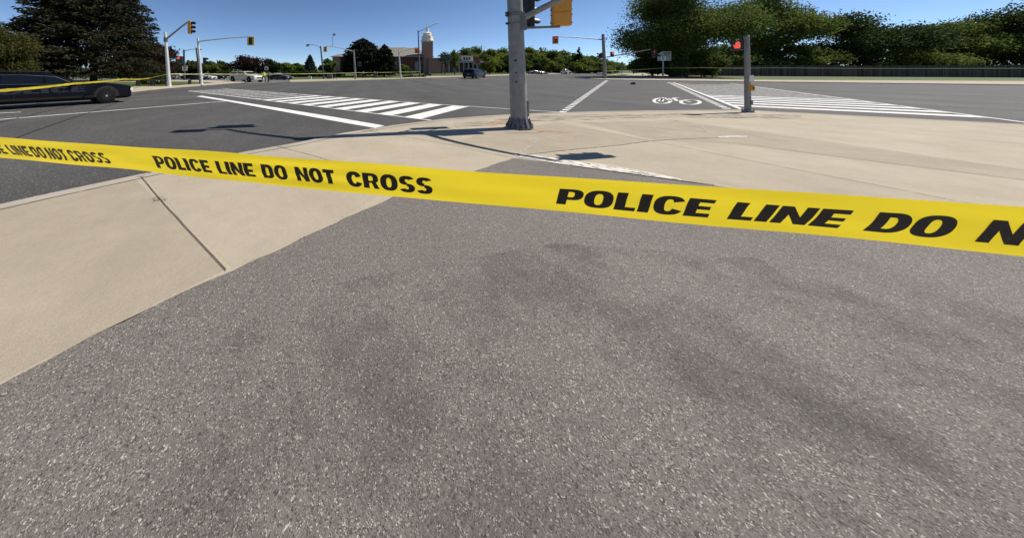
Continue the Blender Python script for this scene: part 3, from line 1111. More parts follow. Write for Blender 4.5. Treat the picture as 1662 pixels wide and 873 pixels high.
# near pole -----------------------------------------------------------------
pb_ = G(843, 209.5)
ptop = pb_ + Vector((-0.22, 0.0, 6.02))
npole = thing('signal_pole', 'thick grey steel signal pole with gusseted base on the near concrete corner', 'signal pole', tuple(pb_))
MB().tube([pb_ + Vector((0, 0, .14)), pb_.lerp(ptop, .5), ptop], [.218, .195, .165], 8).build('pole', M['galv'], npole, True, sharp=50)
fl = MB()
fl.tube([pb_ + Vector((0, 0, .02)), pb_ + Vector((0, 0, .075))], [.345, .345], 8)
fl.build('base_plate', M['galv_dk'], npole)
MB().tube([pb_ + Vector((0, 0, .07)), pb_ + Vector((0, 0, .30))], [.29, .225], 8).build('base_collar', M['galv_dk'], npole)
for k in range(8):
    a = 2 * PI * k / 8 + .2
    d = Vector((math.cos(a), math.sin(a), 0))
    s = Vector((-d.y, d.x, 0)) * .022
    g = MB()
    p0, p1, p2 = pb_ + d * .335 + Vector((0, 0, .075)), pb_ + d * .24 + Vector((0, 0, .34)), pb_ + d * .2 + Vector((0, 0, .075))
    g.add([p0 + s, p1 + s, p2 + s, p0 - s, p1 - s, p2 - s], [(0, 1, 2), (5, 4, 3), (0, 3, 4, 1), (1, 4, 5, 2), (2, 5, 3, 0)])
    g.build('gusset', M['galv_dk'], npole)
    a2 = a + PI / 8
    bp = pb_ + Vector((math.cos(a2) * .325, math.sin(a2) * .325, 0))
    MB().tube([bp + Vector((0, 0, .075)), bp + Vector((0, 0, .15))], .028, 6).build('anchor_bolt', M['galv_dk'], npole)


def nearp(y):
    z = hz(y, pb_.y)
    return pb_.lerp(ptop, (z - pb_.z) / (ptop.z - pb_.z))


for y in (22, 26, 39):
    c = nearp(y)
    MB().tube([c - Vector((0, 0, .012)), c + Vector((0, 0, .012))], .228, 8).build('strap', M['galv_dk'], npole)
    MB().box((c.x - .24, c.y - .05, c.z), (.10, .05, .05)).build('strap_bolt', M['black'], npole)
for y, hh in ((20, .10), (24, .18), (44, .10)):
    c = nearp(y)
for (x, y, w, h) in ((829, 99, .075, .05), (829.5, 118.5, .05, .03), (829, 133, .045, .04)):
    c = nearp(y)
    MB().box((c.x - .13, c.y - .182, c.z), (w, .012, h)).build('tag_plate', M['ink'], npole)
c = nearp(176)
MB().box((c.x + .205, c.y - .05, c.z), (.05, .13, .42)).build('handhole_cover', M['galv'], npole)
c = nearp(128)
MB().box((c.x + .02, c.y - .203, c.z), (.17, .008, .26)).build('notice_sticker', mat('faded_sticker', (0.27, 0.265, 0.26), .6, var=.15, scale=20), npole)
# mast arm seen in the frame, over the side road
a0_ = nearp(38)
a2_ = Vector((6.73, 5.80, 3.86))
arm(npole, bez(a0_, a0_ + Vector((1.25, -1.02, .90)), a2_, 14), .085, .05, 'galv')
MB().box((a0_.x + .12, a0_.y - .13, a0_.z), (.17, .2, .42), math.radians(-40)).build('arm_clamp', M['galv_dk'], npole)
arm(npole, [a2_, Vector((7.22, 6.02, 3.95))], .03, .03, 'galv', 'bracket')
# upper mast arm, over the main road
h1 = Vector((nearp(HY - 4.4 * F / pb_.y).x, pb_.y, 5.95))
e1 = Vector((1.86, 9.22, 6.25))
arm(npole, bez(h1, h1.lerp(e1, .45) + Vector((0, 0, .25)), e1, 10), .085, .06, 'galv')
arm(npole, [e1, Vector((0.98, 9.02, 6.3))], .05, .045, 'galv', 'arm_tip')
lb = MB().box((0.95, 9.0, 6.24), (.62, .40, .20), .2)
lb.build('detector_box', M['galv_dk'], npole)
# bracket-mounted signal on the right of the pole, seen from behind
sh = signal_head(Vector((5.24, 7.98, 3.92)), (.36, 1), 1.10, 'big yellow traffic signal seen from behind, bracketed to the thick near pole', None, wid=.44, bolts=True)
b0 = nearp(46)
arm(npole, [b0 + Vector((.1, 0, 0)), Vector((5.20, 7.98, 2.80)), Vector((5.20, 7.98, 2.86))], .035, .03, 'galv_dk', 'bracket')
# black signal half hidden behind the pole
signal_head(Vector((4.72, 8.66, 3.86)), (1, .25), .98, 'black traffic signal half hidden behind the thick near pole', None, body='black', wid=.30)
for z in (2.93, 3.80):
    arm(npole, [pb_ + Vector((0, .15, z)), Vector((4.68, 8.62, z))], .022, .022, 'galv', 'bracket')
arm(npole, [Vector((4.55, 8.2, 3.7)), Vector((4.62, 8.3, 4.1)), Vector((4.7, 8.5, 4.0)), Vector((4.74, 8.6, 3.86))], .02, .02, 'black', 'cable')
# heads at the ends of the two arms
signal_head(Vector((7.24, 5.98, 4.16)), (.05, 1), 0.98, 'yellow traffic signal on the near pole arm above the right of the frame', None, wid=.27)
signal_head(Vector((1.28, 9.4, 6.12)), (-.1, 1), 1.0, 'yellow traffic signal on the near pole upper arm above the main road', None, wid=.36)

# short pole by the right kerb with a walk signal
th, b, t = pole_thing('signal_pole', 'short grey post with walk signal on the near kerb right of the zebra', (1214, 183.5), (1212, 60), .09, .07, 'galv', 'signal pole')
signal_head(P(1197.5, 66.5, b.y - .1), (-.85, -.6), .36, 'walk signal showing a red hand at the right kerb post', 0, n=1, body='black', wid=.32, hand=True, visor=False, name='walk_signal')
arm(th, [along(b, t, 74), P(1199, 74, b.y - .1)], .02, .02, 'galv', 'bracket')

MB().box((b.x - .05, b.y - .14, .98), (.13, .10, .24)).build('push_button_box', M['sigyel'], th)
MB().tube([(b.x - .05, b.y - .19, .96), (b.x - .05, b.y - .215, .96)], .03, 10).build('push_button', M['black'], th)
MB().box((b.x - .01, b.y - .115, 1.32), (.16, .012, .24)).build('notice_plate', M['signw'], th)
MB().tube([t, t + Vector((0, 0, .05))], [.085, .05], 12).build('pole_cap', M['galv_dk'], th)
MB().box((b.x + .02, b.y - .095, .42), (.08, .02, .16)).build('handhole_cover', M['galv_dk'], th)
for k in range(4):
    a = PI / 4 + k * PI / 2
    MB().tube([b + Vector((math.cos(a) * .14, math.sin(a) * .14, .08)), b + Vector((math.cos(a) * .14, math.sin(a) * .14, .17))], .018, 6).build('anchor_bolt', M['galv_dk'], th)

# left corner poles -----------------------------------------------------------
th, b, t = pole_thing('signal_pole', 'pale steel signal pole on the left corner nearest the dark spruce', (275, 141.6), (268, 53), .20, .13, 'galv_lt', 'signal pole')
a = along(b, t, 65)
e = P(305, 36, 26.0)
arm(th, bez(a, a.lerp(e, .5) + Vector((0, 0, .05)), e, 6), .10, .07, 'galv')
MB().tube([a - Vector((0, 0, .25)), a + Vector((0, 0, .25))], .2, 8).build('arm_clamp', M['galv_dk'], th)
signal_head(P(308.5, 35, 26.0), (1, .12), 1.12, 'yellow traffic signal with visors to the right on the leftmost arm', None, wid=.40)
b1, t1 = b, t
signal_head(P(291, 91.8, 31.5), (.15, -1), .78, 'black signal showing a red hand beside the leftmost pale pole', 0, n=2, body='black', wid=.62, visor=False, hand=True)
arm(th, [along(b, t, 96), P(287, 96, 31.5)], .03, .03, 'galv', 'bracket')

th, b, t = pole_thing('signal_pole', 'pale steel signal pole with long arm, second from the left corner', (327.5, 138.3), (321, 62), .18, .12, 'galv_lt', 'signal pole')
MB().tube([b + Vector((-.26, .1, 0)), t + Vector((-.26, .1, -1.2))], .09, 8).build('conduit', M['galv_dk'], th)
a = along(b, t, 68)
e = P(402, 60.2, b.y - 1)
arm(th, bez(a, a.lerp(e, .5) + Vector((0, 0, .12)), e, 8), .09, .05, 'galv_lt')
signal_head(P(407, 61.3, b.y - 1), (.3, -1), .86, 'traffic signal on a bright yellow backboard at the long left arm', None, body='black', board='bkyel', wid=.40)
signal_head(P(332, 94, b.y - .3), (1, .1), .78, 'black signal facing right on the second pale pole', None, n=2, body='black', wid=.40)
b2, t2 = b, t

th, b, t = pole_thing('street_light', 'dark street light between the two pale left corner poles', (299.5, 131.4), (298.5, 81), .19, .15, 'dkpole', 'street light')
a = along(b, t, 84)
arm(th, bez(a, a + Vector((1.4, -.3, .5)), P(321, 80.5, b.y - .5), 8), .06, .04, 'galv_dk')
MB().box(tuple(P(323, 80.8, b.y - .5)), (.9, .35, .16)).build('lamp_head', M['galv_dk'], th)
sg = thing('sign', 'square white sign on the dark street light at the left corner', 'sign', tuple(P(299.5, 115, b.y - .3)))
p = P(299.7, 111.5, b.y - .3)
MB().box(tuple(p), (.95, .03, .95)).build('panel', M['signw'], sg)
for dx, dz, w, h in ((0, .3, .7, .10), (0, .02, .5, .22), (0, -.36, .8, .12)):
    MB().box((p.x + dx, p.y - .022, p.z + dz), (w, .01, h)).build('print', M['signdk'], sg)

# centre corner --------------------------------------------------------------
th, b, t = pole_thing('signal_pole', 'grey signal pole in front of the larger dark pine', (577.3, 129.6), (574, 81), .24, .17, 'galv', 'signal pole')
a = along(b, t, 84)
e = P(540, 76.2, b.y)
arm(th, [a, P(556, 79, b.y), e, P(529, 75.6, b.y)], .10, .06, 'galv_lt')
arm(th, [e, P(539.2, 61.5, b.y), P(541.5, 58.5, b.y)], .04, .035, 'galv_dk', 'antenna_rod')
MB().box(tuple(P(542.3, 57, b.y)), (.55, .3, .30)).build('camera_box', M['galv_dk'], th)
MB().box(tuple(P(542.5, 54.8, b.y)), (.75, .05, .06)).build('antenna_bar', M['galv_dk'], th)
signal_head(P(528, 76.8, b.y), (.35, -1), .98, 'traffic signal on a cream backboard near the dark street lamp', None, body='sigyel', board='bkcream', wid=.42)
sg = thing('street_sign', 'dark street name sign on the grey pole before the pine', 'sign', tuple(P(583, 108, b.y)))
MB().box(tuple(P(583.6, 104.3, b.y - .05)), (.85, .03, .75)).build('panel', M['black'], sg)
p = P(583.6, 104.3, b.y - .07)
for s_ in (-1, 1):
    MB().box((p.x, p.y, p.z + s_ * .40), (.95, .03, .05)).build('frame_strip', M['signback'], sg)
b4 = b
th, b, t = pole_thing('street_light', 'dark street lamp leaning left of the cream signal backboard', (525.5, 128.9), (520.3, 75.5), .20, .15, 'dkpole', 'street light')
a = along(b, t, 79)
arm(th, bez(a, P(512, 72.2, b.y), P(503, 73, b.y), 8), .06, .05, 'galv_dk')
lm = MB()
q = P(500, 74.2, b.y)
lm.tube([q + Vector((.35, 0, .18)), q + Vector((0, 0, .05)), q + Vector((-.42, 0, -.12))], [.10, .30, .16], 8)
lm.build('lamp_head', M['dkpole'], th, True)
MB().tube([q + Vector((0, 0, -.06)), q + Vector((-.05, 0, -.36))], [.30, .20], 8).build('lens', M['signw'], th)

th, b, t = pole_thing('signal_pole', 'thin grey signal pole between the smaller pine and the church', (650.5, 127.9), (647, 81), .22, .15, 'galv_lt', 'signal pole')
a = along(b, t, 85.5)
arm(th, [a, P(656, 82.5, b.y), P(672, 79.2, b.y)], .10, .06, 'galv_lt')
signal_head(P(676, 78.8, b.y), (.1, -1), 1.1, 'red lit traffic signal in front of the church roof', 0, body='bkor', board='bkor', wid=.42)
b5 = b
th, b, t = pole_thing('street_light', 'tall street light rising beside the church tower', (681.5, 126), (678.7, 50), .22, .15, 'galv_dk', 'street light')
a = along(b, t, 52.5)
arm(th, bez(a, P(692, 46.5, b.y), P(706, 39.8, b.y), 8), .08, .06, 'galv_dk')
q = P(709, 38.9, b.y)
MB().tube([q + Vector((-.45, 0, -.04)), q + Vector((.0, 0, .02)), q + Vector((.45, 0, .06))], [.10, .22, .12], 8).build('lamp_head', M['white'], th, True)
b6 = b

# right corner ----------------------------------------------------------------
th, b, t = pole_thing('signal_pole', 'grey signal pole with two arms on the far right corner', (982.2, 128.7), (978.6, 56), .36, .28, 'galv', 'signal pole')
a = along(b, t, 65)
e = P(906, 60, b.y - 1)
arm(th, bez(a, P(940, 60.8, b.y - .5), e, 10), .13, .08, 'galv_dk')
signal_head(P(901.3, 60.6, b.y - 1), (-.25, -1), 1.40, 'red lit traffic signal on an orange backboard, left of the right pole', 0, body='sigyel', board='bkor', wid=.60)
signal_head(P(975, 86.2, b.y - .6), (-1, -.1), 1.2, 'black signal facing left on the right corner pole', None, n=2, body='black', wid=.75)
signal_head(P(993.5, 84.5, b.y - .6), (.15, -1), 1.2, 'red lit signal just right of the right corner pole', 0, n=2, body='black', wid=.65, visor=False)
for y in (85, 96.2):
    arm(th, [along(b, t, y), P(991, y - .3, b.y - .4)], .03, .03, 'galv', 'bracket')
a = along(b, t, 94)
e = P(1056, 80.6, b.y - 4)
arm(th, bez(a, P(1025, 86, b.y - 2), e, 10), .14, .09, 'galv')
signal_head(P(1060.5, 81.5, b.y - 4), (.25, -1), 1.7, 'red lit traffic signal hanging against the big right tree', 0, body='black', wid=.62)
b7, t7 = b, t
g = G(1009, 121.6)
sg = thing('sign', 'small dark sign on a post beyond the right corner pole', 'sign', tuple(g))
MB().tube([g, P(1008.5, 103, g.y)], .07, 6).build('post', M['galv_dk'], sg)
MB().box(tuple(P(1008.4, 106.3, g.y - .12)), (1.15, .05, 1.15)).build('panel', M['signdk'], sg)
MB().box(tuple(P(1008.4, 106.3, g.y - .16)), (.8, .02, .5)).build('print', M['signback'], sg)
g = G(1076.5, 127.2)
sg = thing('route_sign', 'arrow-shaped route sign with smaller panels on one post under the right tree', 'sign', tuple(g))
MB().box((g.x, g.y + .06, (g.z + hz(84, g.y)) / 2), (.32, .10, hz(84, g.y) - g.z)).build('post', M['signback'], sg)
q = [(1067.2, 88.2), (1074.5, 84), (1089.5, 83.8), (1089.7, 91.6), (1075, 91.6)]
fr = [P(x, y, g.y - .05) for x, y in q]
bkk = [p + Vector((0, .05, 0)) for p in fr]
n = len(fr)
MB().add(fr + bkk, [tuple(range(n)), tuple(range(n, 2 * n))[::-1]] + [(i, (i + 1) % n, n + (i + 1) % n, n + i) for i in range(n)]).build('arrow_panel', M['signback'], sg)
mk = MB()
pc = [P(1082.3 + 4.8 * math.cos(k * PI / 8), 87.7 + 2.5 * math.sin(k * PI / 8), g.y - .07) for k in range(17)]
for p0, p1 in zip(pc[:-1], pc[1:]):
    mk.tube([p0, p1], .07, 4)
pc = [P(1079.3 + 6 * k / 6, 88 - .9 * math.sin(k * 1.6), g.y - .07) for k in range(7)]
for p0, p1 in zip(pc[:-1], pc[1:]):
    mk.tube([p0, p1], .07, 4)
mk.build('print', M['signdk'], sg)
for x0, x1, mm in ((1067, 1072.4, 'signback'), (1072.6, 1080.8, 'signw'), (1081.2, 1089.4, 'signback')):
    p0, p1 = P(x0, 92, g.y - .04), P(x1, 99, g.y - .04)
    MB().box(((p0.x + p1.x) / 2, g.y - .04, (p0.z + p1.z) / 2), (p1.x - p0.x, .04, p0.z - p1.z)).build('lower_panel', M[mm], sg)
pr = MB()
for (x0, y0, x1, y1) in ((1074, 93.3, 1079.5, 93.3), (1074.5, 97.5, 1079, 97.5), (1074.5, 95.4, 1079.3, 95.4), (1077, 93.3, 1075, 97.4), (1083, 93.5, 1088, 93.5), (1083, 97, 1088, 97)):
    pr.tube([P(x0, y0, g.y - .07), P(x1, y1, g.y - .07)], .06, 4)
pr.build('print', M['signdk'], sg)
gs = g

# tapes further back ----------------------------------------------------------
bz = Vector((0, 0, 0))


def at(b, y, dx=0.0):
    return Vector((b.x + dx, b.y - .2, hz(y, b.y)))


bench_p = P(243, 127, 31)
band('police_tape', M['tape'], [P(-260, 175, 4.9), P(0, 147.5, 7.5), P(120, 136.0, 11.6), P(200, 128.8, 17), bench_p], .085, 'thin yellow tape running in front of the black police car', 'tape', .004)
band('police_tape', M['tape'], [bench_p, at(b1, 120.4)], .085, 'short yellow tape between the bench and the leftmost pale pole', 'tape', .01)
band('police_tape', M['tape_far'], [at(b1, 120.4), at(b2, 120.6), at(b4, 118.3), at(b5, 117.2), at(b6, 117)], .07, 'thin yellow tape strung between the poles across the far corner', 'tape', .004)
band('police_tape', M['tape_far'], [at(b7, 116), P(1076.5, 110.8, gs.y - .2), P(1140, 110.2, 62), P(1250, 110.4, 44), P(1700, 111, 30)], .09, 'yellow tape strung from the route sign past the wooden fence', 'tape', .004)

# ------------------------------------------------------------------ vehicles


def car(name, label, cat, loc, rz, L, W, Hh, prof, paint, wheels, wr, group=None, rim='rim', side_win=(), ws=None, rw=None, lights=True, arch=True, extra=None):
    """prof: stations (x, zb, zbelt, ztop, half width low, half width at belt, half width top), x forward"""
    th = thing(name, label, cat, loc, rz, group)
    mb = MB()
    rings = []
    for (x, zb, zl, ztop, hw, hb, hr) in prof:
        half = [(hw * .90, zb), (hw, zb + .10), (hw * 1.0, (zb + zl) * .52), (hb, zl), (hr + (hb - hr) * .12, zl + (ztop - zl) * .86), (hr - .07, ztop)]
        rings.append([(x, y, z) for y, z in half] + [(x, -y, z) for y, z in half[::-1]])
    n = 12
    for r in rings:
        mb.v += r
    for i in range(len(rings) - 1):
        for k in range(n):
            k2 = (k + 1) % n
            mb.f.append((i * n + k, i * n + k2, (i + 1) * n + k2, (i + 1) * n + k))
    mb.f.append(tuple(range(n)))
    mb.f.append(tuple((len(rings) - 1) * n + k for k in range(n))[::-1])
    mb.build('body', M[paint], th, True, True, 28)

    def station(x):
        for s0, s1 in zip(prof[:-1], prof[1:]):
            if s0[0] >= x >= s1[0]:
                t = (s0[0] - x) / max(1e-6, s0[0] - s1[0])
                return [a + (b_ - a) * t for a, b_ in zip(s0, s1)]
        return prof[-1]

    def side(x, t, s, off=.014):
        st = station(x)
        zl, ztop, hb, hr = st[2], st[3], st[5], st[6]
        yy = hb + (hr + (hb - hr) * .12 - hb) * t
        return (x, s * (yy + off), zl + (ztop - zl) * .86 * t)
    for (xa0, xa1, xb0, xb1, t0, t1) in side_win:      # bottom front, top front, bottom rear, top rear
        for s in (-1, 1):
            w = MB()
            nx, ntt = 6, 3
            vs = []
            for j in range(ntt + 1):
                t = t0 + (t1 - t0) * j / ntt
                f_ = (t - t0) / (t1 - t0)
                for i in range(nx + 1):
                    x = (xa0 + (xa1 - xa0) * f_) * (1 - i / nx) + (xb0 + (xb1 - xb0) * f_) * i / nx
                    vs.append(side(x, t, s))
            w.add(vs, [(j * (nx + 1) + i, j * (nx + 1) + i + 1, (j + 1) * (nx + 1) + i + 1, (j + 1) * (nx + 1) + i) for j in range(ntt) for i in range(nx)])
            w.build('side_window', M['glass'], th, True, True)
    for nm, rng_ in (('windscreen', ws), ('rear_window', rw)):
        if rng_:
            xa, xb = rng_
            sgn = 1 if nm == 'windscreen' else -1
            vs = []
            for i in range(5):
                x = xa + (xb - xa) * i / 4
                st = station(x)
                hy = st[6] - .10
                for k in range(5):
                    vs.append((x + sgn * .012, -hy + 2 * hy * k / 4, st[3] + .014))
            MB().add(vs, [(i * 5 + k, i * 5 + k + 1, (i + 1) * 5 + k + 1, (i + 1) * 5 + k) for i in range(4) for k in range(4)]).build(nm, M['glass'], th, True, True)
    for xw in wheels:
        for s in (-1, 1):
            hw = station(xw)[4]
            y = s * (hw - .09)
            wt = MB()
            wt.tube([(xw, y - .115, wr), (xw, y - .10, wr), (xw, y + .10, wr), (xw, y + .115, wr)], [wr * .90, wr, wr, wr * .90], 28)
            tw_ = wt.build('wheel', M['rubber'], th, True, True, 30)
            rm = MB()
            yo = y + s * .118
            rm.tube([(xw, yo - s * .03, wr), (xw, yo, wr)], [wr * .60, wr * .56], 20)
            rm.build('rim', M[rim], tw_, True, True)
            hb_ = MB()
            hb_.tube([(xw, yo, wr), (xw, yo + s * .02, wr)], [wr * .16, wr * .13], 12)
            hb_.build('hub_cap', M['chrome'], tw_, True, True)
            for k in range(5):
                a = 2 * PI * k / 5
                MB().box((xw + math.cos(a) * wr * .36, yo + s * .004, wr + math.sin(a) * wr * .36), (.07, .02, .07)).build('rim_hole', M['black'], tw_, local=True)
            if arch:
                ar = MB()
                R = wr * 1.20
                vs = []
                na = 16
                for k in range(na + 1):
                    a = PI * (-.02 + 1.04 * k / na)
                    vs += [(xw + math.cos(a) * R, s * (hw + .012), wr + math.sin(a) * R), (xw + math.cos(a) * wr * .9, s * (hw + .012), wr + math.sin(a) * wr * .9),
                           (xw + math.cos(a) * R * 1.10, s * (hw + .002), wr + math.sin(a) * R * 1.10)]
                ar.add(vs, [(3 * k, 3 * k + 1, 3 * k + 4, 3 * k + 3) for k in range(na)])
                ar.build('wheel_arch', M['black'], th, False, True)
                MB().add(vs, [(3 * k, 3 * k + 3, 3 * k + 5, 3 * k + 2) for k in range(na)]).build('arch_trim', M['trim'], th, False, True)
    if lights:
        xf, xr = prof[1][0], prof[-2][0]
        for s in (-1, 1):
            st = station(xf - .05)
            MB().box((xf - .04, s * (st[4] - .16), st[2] - .10), (.22, .30, .13)).build('headlight', M['lamp'], th, local=True)
            st = station(xr + .04)
            MB().box((xr + .03, s * (st[4] - .10), st[2] - .06), (.14, .22, .24)).build('tail_light', M['tail'], th, local=True)
        st = station(xf)
        MB().box((prof[0][0] + .005, 0, (st[1] + st[2]) * .52), (.05, st[4] * 1.1, .16)).build('grille', M['black'], th, local=True)
        st = station(xr)
        MB().box((prof[-1][0] - .006, 0, (prof[-1][1] + prof[-1][2]) * .5 + .08), (.02, .46, .12)).build('number_plate', M['signw'], th, local=True)
    if extra:
        extra(th, station, side)
    return th


def sc_prof(p, sx, sy, sz):
    return [(x * sx, zb * sz, zl * sz, zt_ * sz, a * sy, b_ * sy, c * sy) for (x, zb, zl, zt_, a, b_, c) in p]


SUVP = [(2.50, .50, .72, .78, .66, .66, .62), (2.45, .32, .84, .93, .84, .84, .80), (2.30, .26, .93, 1.00, .93, .92, .86), (1.9, .25, .98, 1.07, .97, .95, .88), (1.30, .25, 1.03, 1.14, .98, .96, .88),
        (1.12, .25, 1.04, 1.17, .98, .96, .88), (.30, .25, 1.06, 1.66, .98, .96, .74), (0.0, .25, 1.06, 1.73, .98, .96, .73), (-.9, .25, 1.07, 1.755, .98, .96, .73), (-1.7, .25, 1.07, 1.73, .98, .95, .72), (-2.15, .27, 1.07, 1.67, .97, .93, .70),
        (-2.38, .34, 1.05, 1.16, .93, .91, .82), (-2.46, .42, .98, 1.04, .84, .84, .78)]
SEDP = [(2.40, .42, .60, .66, .66, .66, .60), (2.33, .26, .70, .76, .84, .84, .80), (2.0, .22, .78, .84, .90, .90, .84), (1.1, .22, .86, .94, .91, .91, .84), (.95, .22, .88, .97, .91, .90, .82),
        (.15, .22, .90, 1.36, .91, .90, .66), (-.2, .22, .90, 1.43, .91, .90, .64), (-.9, .22, .91, 1.41, .91, .90, .64), (-1.55, .22, .92, 1.05, .91, .89, .76), (-2.2, .26, .92, .99, .90, .86, .78), (-2.38, .34, .84, .90, .80, .80, .72)]
PICP = [(2.80, .52, .86, .92, .74, .74, .70), (2.74, .40, 1.02, 1.08, .90, .90, .86), (2.5, .36, 1.08, 1.15, .97, .96, .90), (1.45, .36, 1.12, 1.22, .98, .97, .90), (1.28, .36, 1.13, 1.25, .98, .97, .88),
        (.62, .36, 1.15, 1.78, .98, .97, .76), (.3, .36, 1.15, 1.86, .98, .97, .75), (-.70, .36, 1.15, 1.86, .98, .97, .75), (-.95, .36, 1.15, 1.84, .98, .97, .76), (-2.3, .38, 1.15, 1.82, .98, .96, .78), (-2.66, .40, 1.14, 1.62, .97, .95, .80), (-2.78, .46, 1.10, 1.20, .94, .92, .84)]


def police_extra(th, station, side):
    # faint ghost lettering on the doors and trim
    tw, ps = word_polys('POLICE')
    for s in (-1, 1):
        mb = MB()
        x0, x1 = -1.95, 1.25
        for q in ps:
            pts = []
            for p in q:
                fr = p[0] / tw
                x = (x1 - fr * (x1 - x0)) if s > 0 else (x0 + fr * (x1 - x0))
                hw = station(x)[4]
                pts.append((x, s * (hw + .006), .64 + p[1] * .26))
            mb.poly(pts)
        mb.build('lettering', M['ghost'], th, local=True)
        MB().box((0.05, s * (station(0)[4] + .012), .40), (3.0, .03, .10)).build('sill_trim', M['trim'], th, local=True)
        MB().box((.86, s * (station(.86)[5] + .10), 1.08), (.16, .20, .15)).build('mirror', M['black'], th, local=True)
        MB().tube([(.86, s * (station(.86)[5] + .01), 1.0), (.86, s * (station(.86)[5] + .09), 1.04)], .03, 6).build('mirror_stalk', M['black'], th, local=True)
        for x in (.15, -1.15):
            MB().box((x, s * (station(x)[5] + .012), .86), (.22, .03, .04)).build('door_handle', M['trim'], th, local=True)
            e = MB()
            e.box((x + .23, s * (station(x)[4] + .004), .62), (.012, .012, .52))
            e.build('door_seam', M['black'], th, local=True)
        MB().box((2.80, s * .5, .40), (.14, .30, .06)).build('bumper_light', M['chrome'], th, local=True)
    MB().box((2.86, 0, .58), (.06, 1.0, .16)).build('push_bar', M['black'], th, local=True)
    for s in (-1, 1):
        q = [side(.74 * SX, .06, s, .02), side(.22 * SX, .90, s, .02), side(-.5 * SX, .91, s, .02), side(-1.2 * SX, .91, s, .02), side(-1.85 * SX, .88, s, .02)]
        MB().tube(q, .014, 5).build('window_trim', M['dkpole'], th, local=True)
        q = [side(.74 * SX, .05, s, .02), side(-.5 * SX, .05, s, .02), side(-1.95 * SX, .06, s, .02)]
        MB().tube(q, .012, 5).build('window_trim', M['dkpole'], th, local=True)
        st = station(-.6 * SX)
        MB().tube([(.0, s * (st[6] - .06), st[3] + .01), (-.6 * SX, s * (st[6] - .05), st[3] + .045), (-1.7 * SX, s * (st[6] - .06), st[3] + .02)], .02, 6).build('roof_rail', M['black'], th, local=True)


PSUV = [(x - (.24 if .9 < x < 1.4 else .12 if .2 < x < .5 else 0), zb, zl * 1.0 + (.085 if x < .9 else .05 if x < 2.35 else -.01), zt_ + (.05 if zt_ < 1.3 and x > .5 else 0) - (.04 if x > 2.2 else 0), a, b_, c) for (x, zb, zl, zt_, a, b_, c) in SUVP]
fw = G(172, 168.3)
hd = math.atan2(A.y, A.x) + math.radians(5)
ux = Vector((math.cos(hd), math.sin(hd), 0))
uy = Vector((-ux.y, ux.x, 0))
SX = 1.24
ctr = fw - ux * 1.62 * SX + uy * .90
car('police_car', 'long black police SUV parked on the left of the main road behind the tape', 'car', tuple(ctr), hd, 6, 2, 1.5, sc_prof(PSUV, SX, 1.0, .89), 'carblk', (1.62 * SX, -1.50 * SX), .385,
    side_win=((.70 * SX, .20 * SX, -.02 * SX, -.02 * SX, .10, .86), (-.10 * SX, -.10 * SX, -1.05 * SX, -1.0 * SX, .10, .86), (-1.14 * SX, -1.1 * SX, -1.95 * SX, -1.8 * SX, .12, .84)), ws=(.83 * SX, .24 * SX), rw=(-2.18 * SX, -2.36 * SX), extra=police_extra)

WIN_SUV = ((.95, .38, .06, .06, .10, .86), (-.02, -.02, -.95, -.92, .10, .86), (-1.04, -1.0, -1.85, -1.7, .12, .84))
WIN_SED = ((.78, .22, -.10, -.10, .08, .84), (-.18, -.18, -1.25, -.95, .08, .84))


def put(px0, y, heading, fn):
    g = G(px0, y)
    return fn(tuple(g), math.radians(heading))


s = 1.02
put(400, 133.4, -30, lambda l, r: car('pickup_truck', 'cream pickup truck with bed cap standing at the far left driveway', 'truck', l, r, 5.8, 2, 1.9, sc_prof(PICP, 1.15, 1.15, .93), 'carcream', (2.0, -2.0), .42,
    side_win=((1.05 * 1.15, .62 * 1.15, .10, .10, .10, .84), (.02, .02, -.75, -.75, .10, .84), (-1.15, -1.15, -2.9, -2.6, .2, .84)), ws=(1.24 * 1.15, .66 * 1.15), rim='rim'))
put(770, 127.4, 48, lambda l, r: car('car', 'black SUV driving away on the far road in front of the low building', 'car', l, r, 5, 2, 1.7, sc_prof(SUVP, 1.52, 1.6, 1.36), 'cardk', (2.45, -2.3), .54, side_win=tuple(tuple(v * 1.52 if i < 4 else v for i, v in enumerate(w)) for w in WIN_SUV), ws=(1.6, .55), rw=(-3.3, -3.58)))
put(455, 130.2, -20, lambda l, r: car('car', 'dark green sedan parked right of the officers and cream pickup', 'car', l, r, 5, 2, 1.4, sc_prof(SEDP, 1.05, 1.1, .92), 'cargrn', (1.6, -1.5), .36, side_win=WIN_SED, ws=(.93, .2), rw=(-.95, -1.5)))
put(444, 130.0, -35, lambda l, r: car('car', 'pale grey sedan half hidden behind the dark green one', 'car', (l[0], l[1] + 4, l[2]), r, 5, 2, 1.4, sc_prof(SEDP, 1.05, 1.1, .98), 'carwht', (1.6, -1.5), .36, side_win=WIN_SED, ws=(.93, .2), rw=(-.95, -1.5)))
for x, y, hdg, pnt, lab in [(331, 129.6, -8, 'carwht', 'white car parked behind the second pale pole'), (316, 130.2, -8, 'cardk', 'black car parked just left of the second pale pole'), (349, 129.0, -5, 'cardk', 'black car parked right of the white one on the left lot'),
                            (293, 128.4, -8, 'carwht', 'white car parked behind the dark street light on the left lot'), (266, 129.4, -8, 'carsil', 'silver car parked behind the leftmost pale pole')]:
    put(x, y, hdg, lambda l, r: car('car', lab, 'car', l, r, 5, 2, 1.4, sc_prof(SEDP, 1.05, 1.1, .90), pnt, (1.6, -1.5), .36, side_win=WIN_SED, ws=(.93, .2), rw=(-.95, -1.5), group='cars parked on the left lot'))
